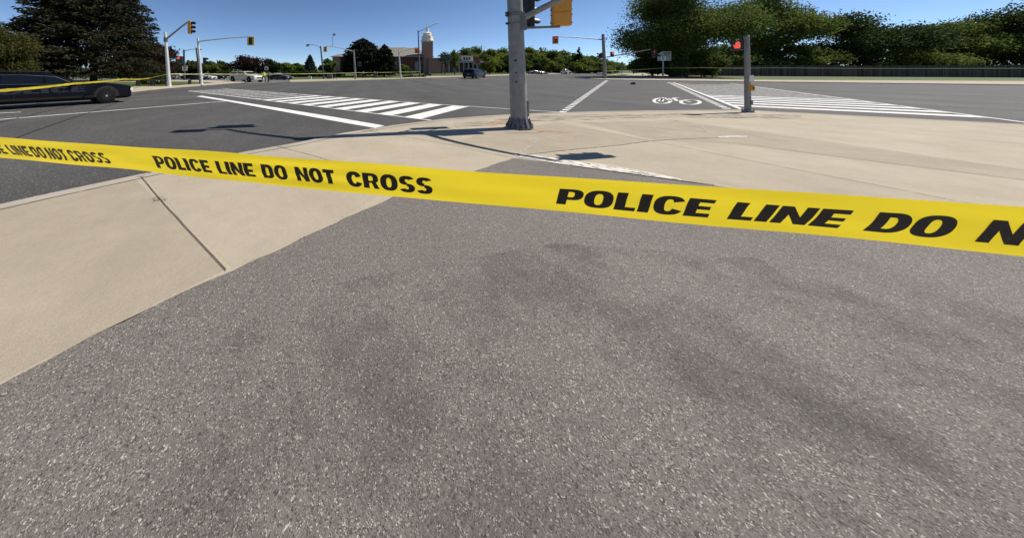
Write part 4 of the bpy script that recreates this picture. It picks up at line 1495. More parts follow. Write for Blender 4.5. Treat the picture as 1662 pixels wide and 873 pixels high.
put(868, 121.4, 4, lambda l, r: car('car', 'silver car on the far road just right of the thick near pole', 'car', l, r, 5, 2, 1.4, sc_prof(SEDP, 1.15, 1.1, 1.02), 'carsil', (1.7, -1.6), .40, side_win=WIN_SED, ws=(.93, .2), rw=(-.95, -1.5)))
put(881, 121.3, 4, lambda l, r: car('car', 'black car right behind the silver one by the far wood', 'car', (l[0] + .5, l[1] + 2.5, l[2]), r, 5, 2, 1.4, sc_prof(SEDP, 1.05, 1.1, .86), 'cardk', (1.6, -1.5), .36, side_win=WIN_SED, ws=(.93, .2), rw=(-.95, -1.5)))
put(918, 120.4, 25, lambda l, r: car('car', 'small white SUV on the far road before the wood', 'car', l, r, 5, 2, 1.7, sc_prof(SUVP, .62, .95, 1.0), 'carwht', (1.0, -.95), .36, side_win=tuple(tuple(v * .62 if i < 4 else v for i, v in enumerate(w)) for w in WIN_SUV), ws=(.66, .22), rw=(-1.34, -1.47)))
put(973.5, 121.9, 50, lambda l, r: car('car', 'tiny white car at the end of the road beside the right pole', 'car', l, r, 5, 2, 1.4, sc_prof(SEDP, .42, .8, .62), 'carwht', (.65, -.6), .25, side_win=tuple(tuple(v * .42 if i < 4 else v for i, v in enumerate(w)) for w in WIN_SED), ws=(.39, .09), rw=(-.4, -.62)))
put(700, 117.3, -75, lambda l, r: car('van', 'dark van parked at the church entrance', 'van', l, r, 5, 2, 1.9, sc_prof(PICP, .95, 1.75, 1.38), 'cardk', (1.9, -1.8), .45, side_win=((1.0, .6, -.6, -.6, .1, .84),), ws=(1.18, .62)))

# motorcycle by the tall street light
g = G(694.5, 124.0)
mo = thing('motorcycle', 'dark motorcycle standing on the far pavement beside the tall street light', 'motorcycle', tuple(g), 0.25)
for xw in (-.72, .72):
    rg = MB()
    rg.tube([(xw, -.06, .34), (xw, .06, .34)], .34, 18)
    w_ = rg.build('wheel', M['rubber'], mo, True, True)
    MB().tube([(xw, -.07, .34), (xw, .07, .34)], .18, 12).build('rim', M['galv_dk'], w_, True, True)
MB().tube([(-.6, 0, .5), (-.1, 0, .45), (.35, 0, .55)], [.16, .22, .18], 8).build('engine', M['black'], mo, True, True)
MB().tube([(-.1, 0, .85), (.2, 0, .95), (.45, 0, .9)], [.15, .2, .12], 8).build('fuel_tank', M['cardk'], mo, True, True)
MB().tube([(-.75, 0, .82), (-.3, 0, .78), (0, 0, .84)], [.1, .15, .1], 8).build('seat', M['rubber'], mo, True, True)
MB().tube([(.72, 0, .34), (.5, 0, .95), (.42, 0, 1.15)], .05, 6).build('fork', M['chrome'], mo, True, True)
MB().tube([(.38, -.38, 1.15), (.44, 0, 1.12), (.38, .38, 1.15)], .03, 6).build('handlebar', M['black'], mo, True, True)
MB().add([(.62, -.25, .75), (.62, .25, .75), (.5, .22, 1.3), (.5, -.22, 1.3), (.40, -.2, .8), (.4, .2, .8)], [(0, 1, 2, 3), (4, 0, 3), (1, 5, 2)]).build('windshield', M['white'], mo, local=True)
MB().box((-.85, 0, .85), (.35, .6, .35)).build('pannier', M['black'], mo, local=True)

# ------------------------------------------------------------------ street furniture on the corners
g = G(308, 138.2)
bo = thing('bollard', 'short black bollard on the grass between the two pale poles', 'bollard', tuple(g))
hh = hz(129.5, g.y)
MB().tube([g, g + Vector((0, 0, hh * .86))], [.20, .17], 12).build('post', M['black'], bo, True)
MB().tube([g + Vector((0, 0, hh * .86)), g + Vector((0, 0, hh * .93)), g + Vector((0, 0, hh))], [.22, .22, .10], 12).build('cap', M['dkpole'], bo, True)
g = G(248, 140.8)
be = thing('bench', 'low dark bench in front of the clipped hedge on the left corner', 'bench', tuple(g))
for dx in (-1.6, 0, 1.6):
    MB().box((g.x + dx, g.y, .42), (.16, .5, .62)).build('leg', M['fence'], be)
for k, (dy, z) in enumerate(((-.16, .76), (.02, .76), (.2, .76), (.28, 1.0), (.30, 1.16))):
    MB().box((g.x, g.y + dy, z), (3.8, .14, .06)).build('slat', M['fence'], be)
g = G(503, 129.5)
bx_ = thing('utility_box', 'small white utility box on the grass left of the dark street lamp', 'utility box', tuple(g))
MB().box((g.x, g.y, g.z + .34), (.66, .4, .66)).build('cabinet', M['white'], bx_)
MB().box((g.x, g.y, g.z + .69), (.74, .48, .05)).build('lid', M['signw'], bx_)
g = G(535, 128.6)
bx_ = thing('utility_cabinet', 'grey-green utility cabinet right of the dark street lamp', 'utility box', tuple(g))
MB().box((g.x, g.y, g.z + .62), (1.3, .7, 1.2)).build('cabinet', mat('cabinet_green', (.12, .15, .12), .6), bx_)
MB().box((g.x, g.y - .36, g.z + .62), (.03, .02, 1.1)).build('door_seam', M['black'], bx_)
MB().box((g.x, g.y, g.z + 1.24), (1.4, .8, .06)).build('lid', M['signback'], bx_)
g = G(431.5, 127.2)
sg = thing('sign', 'white parking sign on a post behind the two officers', 'sign', tuple(g))
MB().tube([g, P(432, 107, g.y)], .06, 6).build('post', M['galv_dk'], sg)
MB().box(tuple(P(432.3, 111.4, g.y - .1)), (.95, .04, .85)).build('panel', M['signw'], sg)
MB().box(tuple(P(432.3, 112, g.y - .13)), (.5, .02, .3)).build('print', M['signdk'], sg)
g = G(612.5, 128.2)
sg = thing('marker_post', 'thin pale marker post beside the standing officers', 'post', tuple(g))
MB().tube([g, P(612.3, 118, g.y)], .05, 6).build('post', M['galv_lt'], sg)
MB().tube([P(612.3, 118, g.y), P(612.3, 116.6, g.y)], [.07, .03], 6).build('cap', M['white'], sg)


# ------------------------------------------------------------------ people
def person(label, base, height, pose, top='navy', legs='navy', face=0.0, cap=None, vest=None):
    th = thing('person', label, 'person', tuple(base), face)
    k = height / 1.75
    J = pose
    names = list(J.keys())
    me = bpy.data.meshes.new('body')
    edges = [('pelvis', 'waist'), ('waist', 'chest'), ('chest', 'neck'), ('neck', 'head'), ('head', 'crown'),
             ('chest', 'shl'), ('shl', 'ell'), ('ell', 'wrl'), ('wrl', 'hal'), ('chest', 'shr'), ('shr', 'elr'), ('elr', 'wrr'), ('wrr', 'har'),
             ('pelvis', 'hil'), ('hil', 'knl'), ('knl', 'anl'), ('anl', 'tol'), ('pelvis', 'hir'), ('hir', 'knr'), ('knr', 'anr'), ('anr', 'tor')]
    R = dict(pelvis=(.16, .12), waist=(.15, .11), chest=(.17, .12), neck=(.06, .06), head=(.095, .105), crown=(.07, .08), shl=(.075, .075), shr=(.075, .075), ell=(.052, .052), elr=(.052, .052), wrl=(.038, .038), wrr=(.038, .038), hal=(.04, .03), har=(.04, .03),
             hil=(.10, .10), hir=(.10, .10), knl=(.068, .068), knr=(.068, .068), anl=(.048, .048), anr=(.048, .048), tol=(.05, .04), tor=(.05, .04))
    me.from_pydata([Vector(J[n]) * k for n in names], [(names.index(a), names.index(b_)) for a, b_ in edges], [])
    o = bpy.data.objects.new('body', me)
    COL.objects.link(o)
    o.parent = th
    sk = o.modifiers.new('skin', 'SKIN')
    for i, nme in enumerate(names):
        me.skin_vertices[0].data[i].radius = (R[nme][0] * k * 1.2, R[nme][1] * k * 1.2)
        me.skin_vertices[0].data[i].use_root = (nme == 'pelvis')
    o.modifiers.new('sub', 'SUBSURF').levels = 1
    o.modifiers['sub'].render_levels = 1
    # the uniform is darker than head and hands: colour by height along the body
    m = bpy.data.materials.new('body_cloth_and_skin')
    m.use_nodes = True
    nt_ = m.node_tree
    b_ = nt_.nodes['Principled BSDF']
    b_.inputs['Roughness'].default_value = .8
    tc = nt_.nodes.new('ShaderNodeTexCoord')
    sx = nt_.nodes.new('ShaderNodeSeparateXYZ')
    nt_.links.new(tc.outputs['Object'], sx.inputs[0])
    cr = nt_.nodes.new('ShaderNodeValToRGB')
    cr.color_ramp.interpolation = 'CONSTANT'
    els = cr.color_ramp.elements
    colr = {'navy': (.012, .013, .02), 'hivis': (.55, .62, .10)}
    els[0].color = lin(colr[legs])
    els[1].position = .50
    els[1].color = lin(colr[top])
    e3 = els.new(J['neck'][2] / 2.0)
    e3.color = (.45, .27, .19, 1)
    dv = nt_.nodes.new('ShaderNodeMath')
    dv.operation = 'DIVIDE'
    dv.inputs[1].default_value = 2.0 * k
    nt_.links.new(sx.outputs['Z'], dv.inputs[0])
    nt_.links.new(dv.outputs[0], cr.inputs['Fac'])
    nt_.links.new(cr.outputs['Color'], b_.inputs['Base Color'])
    me.materials.append(m)
    hd_ = Vector(J['crown']) * k
    hm = MB()
    rings = []
    for i in range(5):
        a = PI / 2 * i / 4
        rings.append((hd_.z - .10 * k + .17 * k * math.sin(a), .125 * k * math.cos(a) + .002))
    hm.tube([(hd_.x, hd_.y, z) for z, r in rings], [r for z, r in rings], 10)
    hm.build('cap' if cap else 'hair', M[cap] if cap else M['hair'], th, True, True)
    if vest:
        c_, w_ = Vector(J['chest']) * k, Vector(J['pelvis']) * k
        MB().tube([(w_.x, w_.y, w_.z - .02), tuple((c_ + w_) / 2), (c_.x, c_.y, c_.z + .06 * k)], [.21 * k, .205 * k, .20 * k], 10).build('vest', M[vest], th, True, True)
    return th


STAND = dict(pelvis=(0, 0, .96), waist=(0, 0, 1.12), chest=(0, 0, 1.34), neck=(0, 0, 1.50), head=(.01, 0, 1.60), crown=(0, 0, 1.68), shl=(0, .19, 1.42), ell=(-.02, .26, 1.14), wrl=(.06, .25, .90), hal=(.09, .24, .82),
             shr=(0, -.19, 1.42), elr=(-.02, -.26, 1.14), wrr=(.08, -.22, .92), har=(.12, -.20, .84), hil=(0, .10, .90), knl=(.02, .12, .50), anl=(0, .13, .08), tol=(.15, .15, .04), hir=(0, -.10, .90), knr=(.02, -.12, .50), anr=(0, -.13, .08), tor=(.15, -.15, .04))
WALK = dict(STAND, knl=(.22, .10, .53), anl=(.32, .10, .10), tol=(.46, .10, .07), knr=(-.05, -.10, .50), anr=(-.36, -.10, .14), tor=(-.24, -.10, .05), ell=(-.18, .25, 1.17), wrl=(-.12, .25, .94), hal=(-.08, .25, .87), elr=(.12, -.25, 1.16), wrr=(.30, -.22, 1.02), har=(.36, -.2, .98), chest=(.05, 0, 1.34), neck=(.08, 0, 1.49), head=(.11, 0, 1.58), crown=(.10, 0, 1.67), shl=(.05, .19, 1.42), shr=(.05, -.19, 1.42))
WIDE = dict(STAND, hil=(0, .11, .90), knl=(0, .20, .50), anl=(0, .26, .08), tol=(.14, .28, .04), knr=(0, -.20, .5), anr=(0, -.26, .08), tor=(.14, -.28, .04), ell=(-.06, .32, 1.18), wrl=(.14, .20, 1.12), hal=(.20, .14, 1.12), elr=(-.06, -.32, 1.18), wrr=(.14, -.20, 1.12), har=(.2, -.14, 1.12))
for (x, y, ytop, pose, lab, kw) in [
        (428, 134.6, 115.6, WIDE, 'officer in a hi-vis yellow top standing at the front of the cream pickup', dict(top='hivis', vest='hivis', face=-1.2)),
        (436, 134.4, 117, STAND, 'officer in dark clothes standing beside the hi-vis officer', dict(face=-2.4)),
        (543.5, 130.2, 117.5, WALK, 'person in dark clothes striding across the far pavement', dict(face=.1)),
        (590.5, 128.7, 116.6, WALK, 'person in dark clothes with pale cap walking right of the grey pole', dict(cap='cap', face=2.9)),
        (608, 128.5, 116.6, WIDE, 'person in dark clothes standing still beside the thin marker post', dict(cap='cap', face=-1.4))]:
    g = G(x, y)
    person(lab, g + Vector((0, 0, .02)), (hz(ytop, g.y) - g.z) * 1.0, pose, **kw)


# ------------------------------------------------------------------ vegetation
def quads_obj(name, c, u, v, m, parent, local_origin):
    """leaf quads: centres c, half axes u and v, arrays n x 3"""
    n = len(c)
    vs = np.empty((n, 4, 3), dtype=np.float32)
    vs[:, 0] = c - u
    vs[:, 1] = c - v * 0.8 + u * 0.1
    vs[:, 2] = c + u
    vs[:, 3] = c + v * 0.8 + u * 0.1
    me = bpy.data.meshes.new(name)
    me.vertices.add(n * 4)
    me.vertices.foreach_set('co', vs.reshape(-1))
    me.loops.add(n * 4)
    me.loops.foreach_set('vertex_index', np.arange(n * 4, dtype=np.int32))
    me.polygons.add(n)
    me.polygons.foreach_set('loop_start', np.arange(0, n * 4, 4, dtype=np.int32))
    me.polygons.foreach_set('loop_total', np.full(n, 4, dtype=np.int32))
    me.update(calc_edges=True)
    me.materials.append(m)
    o = bpy.data.objects.new(name, me)
    COL.objects.link(o)
    if parent is not None:
        o.parent = parent
    return o


def runit(rg, n):
    v = rg.normal(size=(n, 3))
    return v / np.linalg.norm(v, axis=1, keepdims=True)


def crown_arrays(rg, lobes, n_clump, n_leaf, leaf, spread, inner=0.35):
    """lobes: (x,y,z,rx,ry,rz)"""
    lob = np.array(lobes, dtype=float)
    wt_ = (lob[:, 3] * lob[:, 4] * lob[:, 5]) ** .67
    idx = rg.choice(len(lob), n_clump, p=wt_ / wt_.sum())
    d = runit(rg, n_clump)
    r = (inner + (1 - inner) * rg.random(n_clump) ** .6) * (0.86 + 0.22 * rg.random(n_clump))
    cc = lob[idx, :3] + d * lob[idx, 3:] * r[:, None]
    c = np.repeat(cc, n_leaf, axis=0) + rg.normal(size=(n_clump * n_leaf, 3)) * spread * np.array([1, 1, .65])
    n = len(c)
    a = runit(rg, n)
    b_ = np.cross(a, runit(rg, n))
    b_ /= np.linalg.norm(b_, axis=1, keepdims=True) + 1e-9
    sz = leaf * (0.6 + 0.8 * rg.random(n))
    return c, a * sz[:, None], b_ * sz[:, None] * .7


def broad_tree(name, label, base, h, w, m, seed, group=None, leaf=.22, clumps=420, per=22, trunk_h=.22, depth=None, lob=9, spread=.5, shape=1.0):
    rg = np.random.default_rng(seed)
    th = thing(name, label, 'tree', tuple(base), 0, group)
    dp = depth if depth else w * .8
    lobes = []
    for i in range(lob):
        a = 2 * PI * i / lob * 1.618 + rg.random()
        t = (i + .5) / lob
        zz = h * (trunk_h + (1 - trunk_h) * (.16 + .68 * t))
        env = math.sin(PI * min(.95, (.22 + .70 * t))) ** shape
        rr = .5 * env * (0.45 + .4 * rg.random())
        lobes.append((math.cos(a) * w * rr * .8, math.sin(a) * dp * rr * .8, zz, w * (.16 + .12 * rg.random()) * (.6 + .5 * env), dp * (.16 + .12 * rg.random()) * (.6 + .5 * env), h * (.12 + .07 * rg.random())))
    tb = MB()
    r0 = max(.10, h * .022)
    tb.tube([(0, 0, -.1), (0.02 * h, 0, h * trunk_h), (0, 0, h * .72)], [r0, r0 * .75, r0 * .2], 8)
    tb.build('trunk', M['bark'], th, True, True)
    for l in lobes[:7]:
        z0_ = h * trunk_h * (0.9 + .5 * rg.random())
        MB().tube([(0.015 * h, 0, z0_), (l[0] * .5, l[1] * .5, (z0_ + l[2]) * .52), (l[0], l[1], l[2])], [r0 * .5, r0 * .3, r0 * .08], 6).build('limb', M['bark'], th, True, True)
    c, u, v = crown_arrays(rg, lobes, clumps, per, leaf, spread * w / 10)
    quads_obj('crown', c, u, v, m, th, None)
    return th


def conifer(name, label, base, h, r, m, seed, group=None, nb=420, per=46, leaf=.32, z0=.07, power=1.5, droop=.25, twigs=0, outlier=None):
    rg = np.random.default_rng(seed)
    th = thing(name, label, 'tree', tuple(base), 0, group)
    MB().tube([(0, 0, -.1), (0, 0, h * .5), (0, 0, h * .97)], [h * .022, h * .013, h * .002], 8).build('trunk', M['bark'], th, True, True)
    t = (rg.random(nb) ** .85)
    z = h * (z0 + (1 - z0) * t)
    L_ = r * np.clip(1 - t ** power, .02, 1) ** .75 * (0.74 + .34 * rg.random(nb))
    az = rg.random(nb) * 2 * PI
    if outlier:
        for k, (ta, aa, ll) in enumerate(outlier):
            z[k], az[k], L_[k] = h * ta, aa, ll
    C, U, V = [], [], []
    for i in range(nb):
        n = int(per * (0.35 + .65 * L_[i] / r)) + 4
        s_ = 0.18 + .82 * rg.random(n) ** .7
        d = np.array([math.cos(az[i]), math.sin(az[i]), 0])
        sd = np.array([-d[1], d[0], 0])
        zz = z[i] - droop * L_[i] * (s_ * 1.5 - s_ ** 2 * .9) + rg.normal(size=n) * .10
        side_ = rg.normal(size=n) * L_[i] * .13 * (1.25 - s_)
        c = d[None] * (L_[i] * s_)[:, None] + sd[None] * side_[:, None]
        c[:, 2] = zz - np.abs(side_) * .25 - rg.random(n) * .28
        a = d[None] * .8 + sd[None] * (np.sign(side_) * .5)[:, None] + rg.normal(size=(n, 3)) * .35
        a[:, 2] -= .25
        a /= np.linalg.norm(a, axis=1, keepdims=True)
        b_ = np.cross(a, runit(rg, n))
        b_ /= np.linalg.norm(b_, axis=1, keepdims=True) + 1e-9
        sz = leaf * (.6 + .8 * rg.random(n))
        C.append(c)
        U.append(a * sz[:, None])
        V.append(b_ * sz[:, None] * .42)
    quads_obj('crown', np.concatenate(C), np.concatenate(U), np.concatenate(V), m, th, None)
    if twigs:
        for k in range(twigs):
            a = rg.random() * PI + PI
            zz = h * (z0 + .02 + .26 * rg.random())
            l = r * (.82 + .2 * rg.random())
            d = Vector((math.cos(a), math.sin(a), 0))
            p0 = Vector((0, 0, zz)) + d * l * .45
            tb = MB()
            tb.tube([p0, Vector((0, 0, zz - .25)) + d * l * .75, Vector((0, 0, zz - .15)) + d * l * 1.0], [.05, .035, .012], 5)
            for q in range(4):
                s_ = .6 + .1 * q
                e_ = Vector((0, 0, zz - .22)) + d * l * s_
                w_ = Vector((-d.y, d.x, -.25)) * (1 if q % 2 else -1) * (.7 + .5 * rg.random()) + d * .5
                tb.tube([e_, e_ + w_], [.022, .008], 4)
            tb.build('dead_branch', M['twig'], th, True, True)
    return th


def bush(name, label, base, w, d, h, m, seed, group=None, leaf=.16, clumps=160, per=20, box=False, stuff=False):
    rg = np.random.default_rng(seed)
    if box:
        n = clumps * per
        c = (rg.random((n, 3)) - .5)
        ax = rg.integers(0, 3, n)
        sg_ = np.sign(rg.random(n) - .5) * (.5 - .04 * rg.random(n))
        c[np.arange(n), ax] = sg_
        c *= np.array([w, d, h])
        c[:, 2] += h / 2
        a = runit(rg, n)
        b_ = np.cross(a, runit(rg, n))
        u, v = a * leaf, b_ * leaf * .7
    else:
        lobes = [((i - 1) * w * .26 + rg.normal() * w * .05, rg.normal() * d * .1, h * (.42 + .1 * rg.random()), w * .28, d * .42, h * .45) for i in range(3)]
        c, u, v = crown_arrays(rg, lobes, clumps, per, leaf, .14 * h)
        c[:, 2] = np.maximum(c[:, 2], .03)
    th = thing(name, label, 'shrub', tuple(base), 0, group)
    st = MB()
    for k in range(4):
        a = k * 1.6
        st.tube([(0, 0, 0), (math.cos(a) * w * .2, math.sin(a) * d * .2, h * .6)], [.05, .015], 5)
    st.build('stems', M['bark'], th, local=True)
    quads_obj('foliage', c, u, v, m, th, None)
    return th


def gnd(x, Y):
    X = (x - CX) * Y / F
    return Vector((X, Y, zt2(X, Y)))


def tree_px(fn, name, label, x, Y, ytop, wpx, m, seed, **kw):
    b_ = gnd(x, Y)
    h = hz(ytop, Y) - b_.z
    return fn(name, label, b_, h, wpx * Y / F, m, seed, **kw)


# left group
conifer('spruce_tree', 'huge dark spruce towering behind the black police car', gnd(152, 50), 25, 11.4, L_SPRUCE, 11, nb=1500, per=90, leaf=.27, z0=.085, power=1.35, droop=.16, twigs=46, outlier=[(.44, PI * 1.0, 13.6), (.445, PI * 1.02, 13.2), (.45, PI, 12.8), (.435, PI * .99, 12.8)])
tree_px(broad_tree, 'broadleaf_tree', 'olive brown leafy tree at the left edge of the frame', -14, 34, 34, 124, L_OLIVE, 12, clumps=1300, per=26, leaf=.13, trunk_h=.06)
tree_px(broad_tree, 'broadleaf_tree', 'olive tree beyond the left frame edge beside the brown leafy one', -190, 40, 10, 190, L_OLIVE, 13, clumps=500, per=22, leaf=.26, trunk_h=.08)
tree_px(broad_tree, 'copper_tree', 'copper-leaved tree between the spruce and the leftmost pale pole', 246, 58, 66, 92, L_COPPER, 14, clumps=620, per=24, leaf=.22, trunk_h=.10)
tree_px(broad_tree, 'copper_tree', 'dark copper tree hidden low behind the left side of the spruce', 46, 62, 62, 110, L_COPPER, 15, clumps=500, per=22, leaf=.25, trunk_h=.06)
bush('hedge', 'clipped green hedge behind the bench on the left corner', gnd(250, 35.0), 3.0, 1.6, 1.35, L_DEEP, 16, box=True, clumps=240, per=24, leaf=.09)
# distant row behind the left lot
rowl = [(195, 92, 96, 60, L_DEEP, 'low dark tree seen under the right of the spruce'), (290, 96, 100, 40, L_OLIVE, 'olive tree behind the dark street light'), (315, 90, 99, 44, L_OLIVE, 'low brown-green tree left of the second pale pole'), (343, 88, 100, 38, L_GREEN, 'green tree right of the second pale pole'),
        (362, 96, 99, 34, L_DEEP, 'small deep green tree left of the cream pickup'), (401, 92, 89.5, 62, L_COPPER, 'bronze spreading tree above the cream pickup'), (441, 94, 96.5, 36, L_DEEP, 'dark green tree right of the bronze one'),
        (466, 98, 102, 30, L_BRIGHT, 'bright green tree above the parked sedans'), (484, 104, 103, 26, L_GREEN, 'green tree left of the blue-green conifer')]
for i, (x, Y, yt, w, m, lab) in enumerate(rowl):
    tree_px(broad_tree, 'broadleaf_tree', lab, x, Y, yt, w, m, 30 + i, clumps=230, per=20, leaf=.30, trunk_h=.10, lob=8)
tree_px(conifer, 'conifer_tree', 'blue-green conifer left of the dark street lamp', 503, 88, 90, 15, L_BLUE, 45, nb=240, per=28, leaf=.34, z0=.04, power=1.1, droop=.05)
tree_px(broad_tree, 'broadleaf_tree', 'green tree between the street lamp and the brick gable', 533, 100, 95, 30, L_GREEN, 46, clumps=230, per=20, leaf=.3, trunk_h=.08)
for i, (x, Y, w, h, lab) in enumerate([(380, 86, 12, 1.7, 'low dark shrub behind the cream pickup'), (478, 82, 9, 1.8, 'low dark shrub left of the blue-green conifer'), (500, 80, 10, 1.6, 'low dark shrub at the foot of the blue-green conifer'),
                                       (530, 82, 9, 1.7, 'low dark shrub right of the leaning dark street lamp'), (240, 88, 14, 2.2, 'long low shrub behind the hedge and bench'), (160, 70, 22, 1.6, 'long low shrub behind the trunk of the huge spruce'), (60, 66, 22, 1.8, 'low shrub behind the roof of the black police car')]):
    bush('shrub', lab, gnd(x, Y), w, 2, h, L_DEEP, 60 + i, group='shrubs along the left lot', leaf=.22, clumps=130, per=16)

# pines before the church
tree_px(conifer, 'pine_tree', 'larger dark rounded pine in front of the church', 589, 84, 64, 36, L_PINE, 51, nb=520, per=44, leaf=.40, z0=.05, power=3.2, droop=-.12)
tree_px(conifer, 'pine_tree', 'smaller dark pine just right of the larger pine', 624, 82, 73.5, 21, L_PINE, 52, nb=380, per=36, leaf=.36, z0=.06, power=2.4, droop=-.10)
tree_px(broad_tree, 'broadleaf_tree', 'small yellow-green tree beside the thin grey signal pole', 655, 90, 103, 19, L_BRIGHT, 53, clumps=150, per=16, leaf=.2, trunk_h=.1)
bush('shrub', 'grey-green rounded bush against the church wall', gnd(660, 100), 5, 3, 2.0, L_BLUE, 54, leaf=.2, clumps=90, per=16)
for i, (x, w, h) in enumerate([(660, 1.6, .5), (667, 2.0, .7), (674, 1.4, .5), (685, 2.0, .8)]):
    g = G(x, 126.0)
    bush('shrub', ['low shrub nearest the thin grey signal pole', 'largest low shrub between the thin pole and the tall street light', 'small low shrub just left of the tall street light', 'low shrub between the tall street light and the motorcycle'][i], g, w, .8, h, L_COPPER, 70 + i, group='low shrubs by the tall street light', leaf=.10, clumps=40, per=12)

# trees around the low building
tree_px(broad_tree, 'broadleaf_tree', 'slender pale young tree at the left of the low building', 722, 104, 81, 26, L_BLUE, 55, clumps=70, per=12, leaf=.22, trunk_h=.30)
tree_px(broad_tree, 'broadleaf_tree', 'green young tree before the middle of the low building', 738, 100, 80, 15, L_BRIGHT, 56, clumps=170, per=14, leaf=.22, trunk_h=.2)
tree_px(broad_tree, 'broadleaf_tree', 'fresh yellow-green tree right of the low building', 794, 100, 87, 30, L_BRIGHT, 57, clumps=330, per=20, leaf=.28, trunk_h=.06)
# the wood beyond the far road: one mass, each tree its own crown
rg = np.random.default_rng(5)
tops = [(742, 84), (760, 77), (778, 75), (800, 79), (820, 78), (842, 77), (862, 76), (882, 79), (902, 81), (922, 83), (942, 86), (962, 92), (978, 97), (992, 103)]
for i, (x, yt) in enumerate(tops):
    Y = 126 + 20 * ((i * 7) % 5) / 5
    tree_px(broad_tree, 'broadleaf_tree', 'green broadleaf tree in the dense wood beyond the far road', x, Y, yt, 46, L_GREEN if i % 3 else L_BRIGHT, 80 + i, group='trees of the wood beyond the far road', clumps=300, per=20, leaf=.42, trunk_h=.05, lob=10)
for i, x in enumerate(range(792, 990, 16)):
    yt = np.interp(x, [790, 860, 900, 950, 990], [92, 90, 95, 102, 110]) + 3 * ((i * 5) % 3)
    tree_px(broad_tree, 'understorey_tree', 'lower leafy tree along the front of the wood', x, 116, yt, 28, [L_BRIGHT, L_GREEN, L_DEEP][i % 3], 100 + i, group='low trees fronting the wood', clumps=170, per=18, leaf=.34, trunk_h=.02, lob=8)
tree_px(conifer, 'conifer_tree', 'dark pointed conifer standing above the right end of the wood', 940, 124, 77, 7, L_PINE, 120, nb=110, per=20, leaf=.4, z0=.1)
for i, (x, Y, yt, w) in enumerate([(1010, 190, 109, 60), (1040, 180, 110, 60), (975, 200, 108, 60), (1075, 150, 108, 60)]):
    tree_px(broad_tree, 'distant_tree', 'low distant tree at the end of the road', x, Y, yt, w, L_DEEP, 130 + i, group='trees at the end of the road', clumps=150, per=16, leaf=.6, trunk_h=.02, lob=8)

# right group
for (x, Y, yt, w, m, seed, n, lf, th_, lob, lab) in [
        (1112, 79, -34, 178, L_MID, 140, 3600, .23, .05, 21, 'large spreading green tree behind the route sign'),
        (1058, 84, 74, 72, L_MID, 141, 700, .26, .03, 9, 'bushy dark tree low behind the route sign'),
        (1094, 77, 84, 44, L_MID, 151, 700, .26, .02, 9, 'dense dark tree around the trunk of the large spreading tree'),
        (1142, 82, 78, 60, L_MID, 152, 700, .26, .02, 9, 'dark leafy tree right of the large spreading tree trunk'),
        (1130, 94, 86, 70, L_DEEP, 142, 420, .26, .04, 9, 'bushy tree rising over the wooden fence left end'),
        (1178, 95, 72, 80, L_GREEN, 143, 700, .25, .04, 9, 'yellow-green bushy tree above the wooden fence at the photo edge'),
        (1262, 98, -12, 130, L_GREEN, 144, 1100, .32, .14, 13, 'tall green tree at the right beyond the fence'),
        (1230, 93, 84, 80, L_DEEP, 148, 500, .28, .03, 9, 'low dark bushy tree beyond the walk signal post'),
        (1320, 93, 70, 90, L_GREEN, 149, 500, .28, .03, 9, 'rounded green bush tree over the right part of the fence'),
        (1400, 96, 20, 150, L_DEEP, 145, 1100, .32, .10, 12, 'broad deep green tree further right behind the fence'),
        (1500, 92, 74, 110, L_GREEN, 150, 500, .28, .03, 9, 'wide leafy bush tree right of the broad deep green tree'),
        (1560, 97, 34, 150, L_GREEN, 146, 1000, .32, .10, 12, 'leafy green tree near the right frame edge'),
        (1680, 92, 6, 190, L_DEEP, 147, 1100, .32, .08, 12, 'deep green tree cut by the right frame edge')]:
    tree_px(broad_tree, 'broadleaf_tree', lab, x, Y, yt, w, m, seed, clumps=n, per=26, leaf=lf, trunk_h=th_, lob=lob, spread=.40, shape=.7)
# wooden fence
fa, fb = gnd(1104, 88), gnd(1700, 74)
fe = thing('wooden_fence', 'dark weathered board fence under the trees on the right', 'fence', tuple(fa))
fd = (fb - fa).normalized()
fl_ = (fb - fa).length
fang = math.atan2(fd.y, fd.x)
nbd = 290
pw = fl_ / nbd
bme = None
for k in range(nbd):
    p = fa + fd * (k + .5) * pw
    z = zt2(p.x, p.y)
    if bme is None:
        o = MB().box((0, 0, 1.6), (pw * .93, .03, 3.2)).build('board', M['fence'], fe, local=True)
        bme = o
    else:
        o = bme.copy()
        COL.objects.link(o)
    o.location = Vector((p.x, p.y, z + .05 * math.sin(k * 2.3))) - fa
    o.rotation_euler = (0, 0, fang)
for k in range(0, nbd, 13):
    p = fa + fd * k * pw + Vector((-fd.y, fd.x, 0)) * .1
    MB().box((p.x, p.y, zt2(p.x, p.y) + 1.7), (.15, .12, 3.4), fang).build('post', M['fence'], fe)
for zz in (.4, 2.7):
    MB().tube([fa + Vector((-fd.y, fd.x, 0)) * .07 + Vector((0, 0, zz)), fb + Vector((-fd.y, fd.x, 0)) * .07 + Vector((0, 0, zz))], .05, 4).build('rail', M['fence'], fe)

# ------------------------------------------------------------------ church and low building
DC = 118.0


def cpt(x, y, d=0.0):
    return P(x, y, DC + d)


cb = gnd(640, DC)
chur = thing('church', 'brown brick church with grey shingle roof and pale capped tower with spire', 'church', tuple(cb))
zb_ = cb.z - .5
mpp = DC / F


def cbox(name, m, x0, x1, y0, y1, d0, d1, parent=chur):
    a, b_ = P(x0, y1, DC), P(x1, y0, DC)
    return MB().box(((a.x + b_.x) / 2, DC + (d0 + d1) / 2, (a.z + b_.z) / 2), (b_.x - a.x, d1 - d0, b_.z - a.z)).build(name, m, parent)


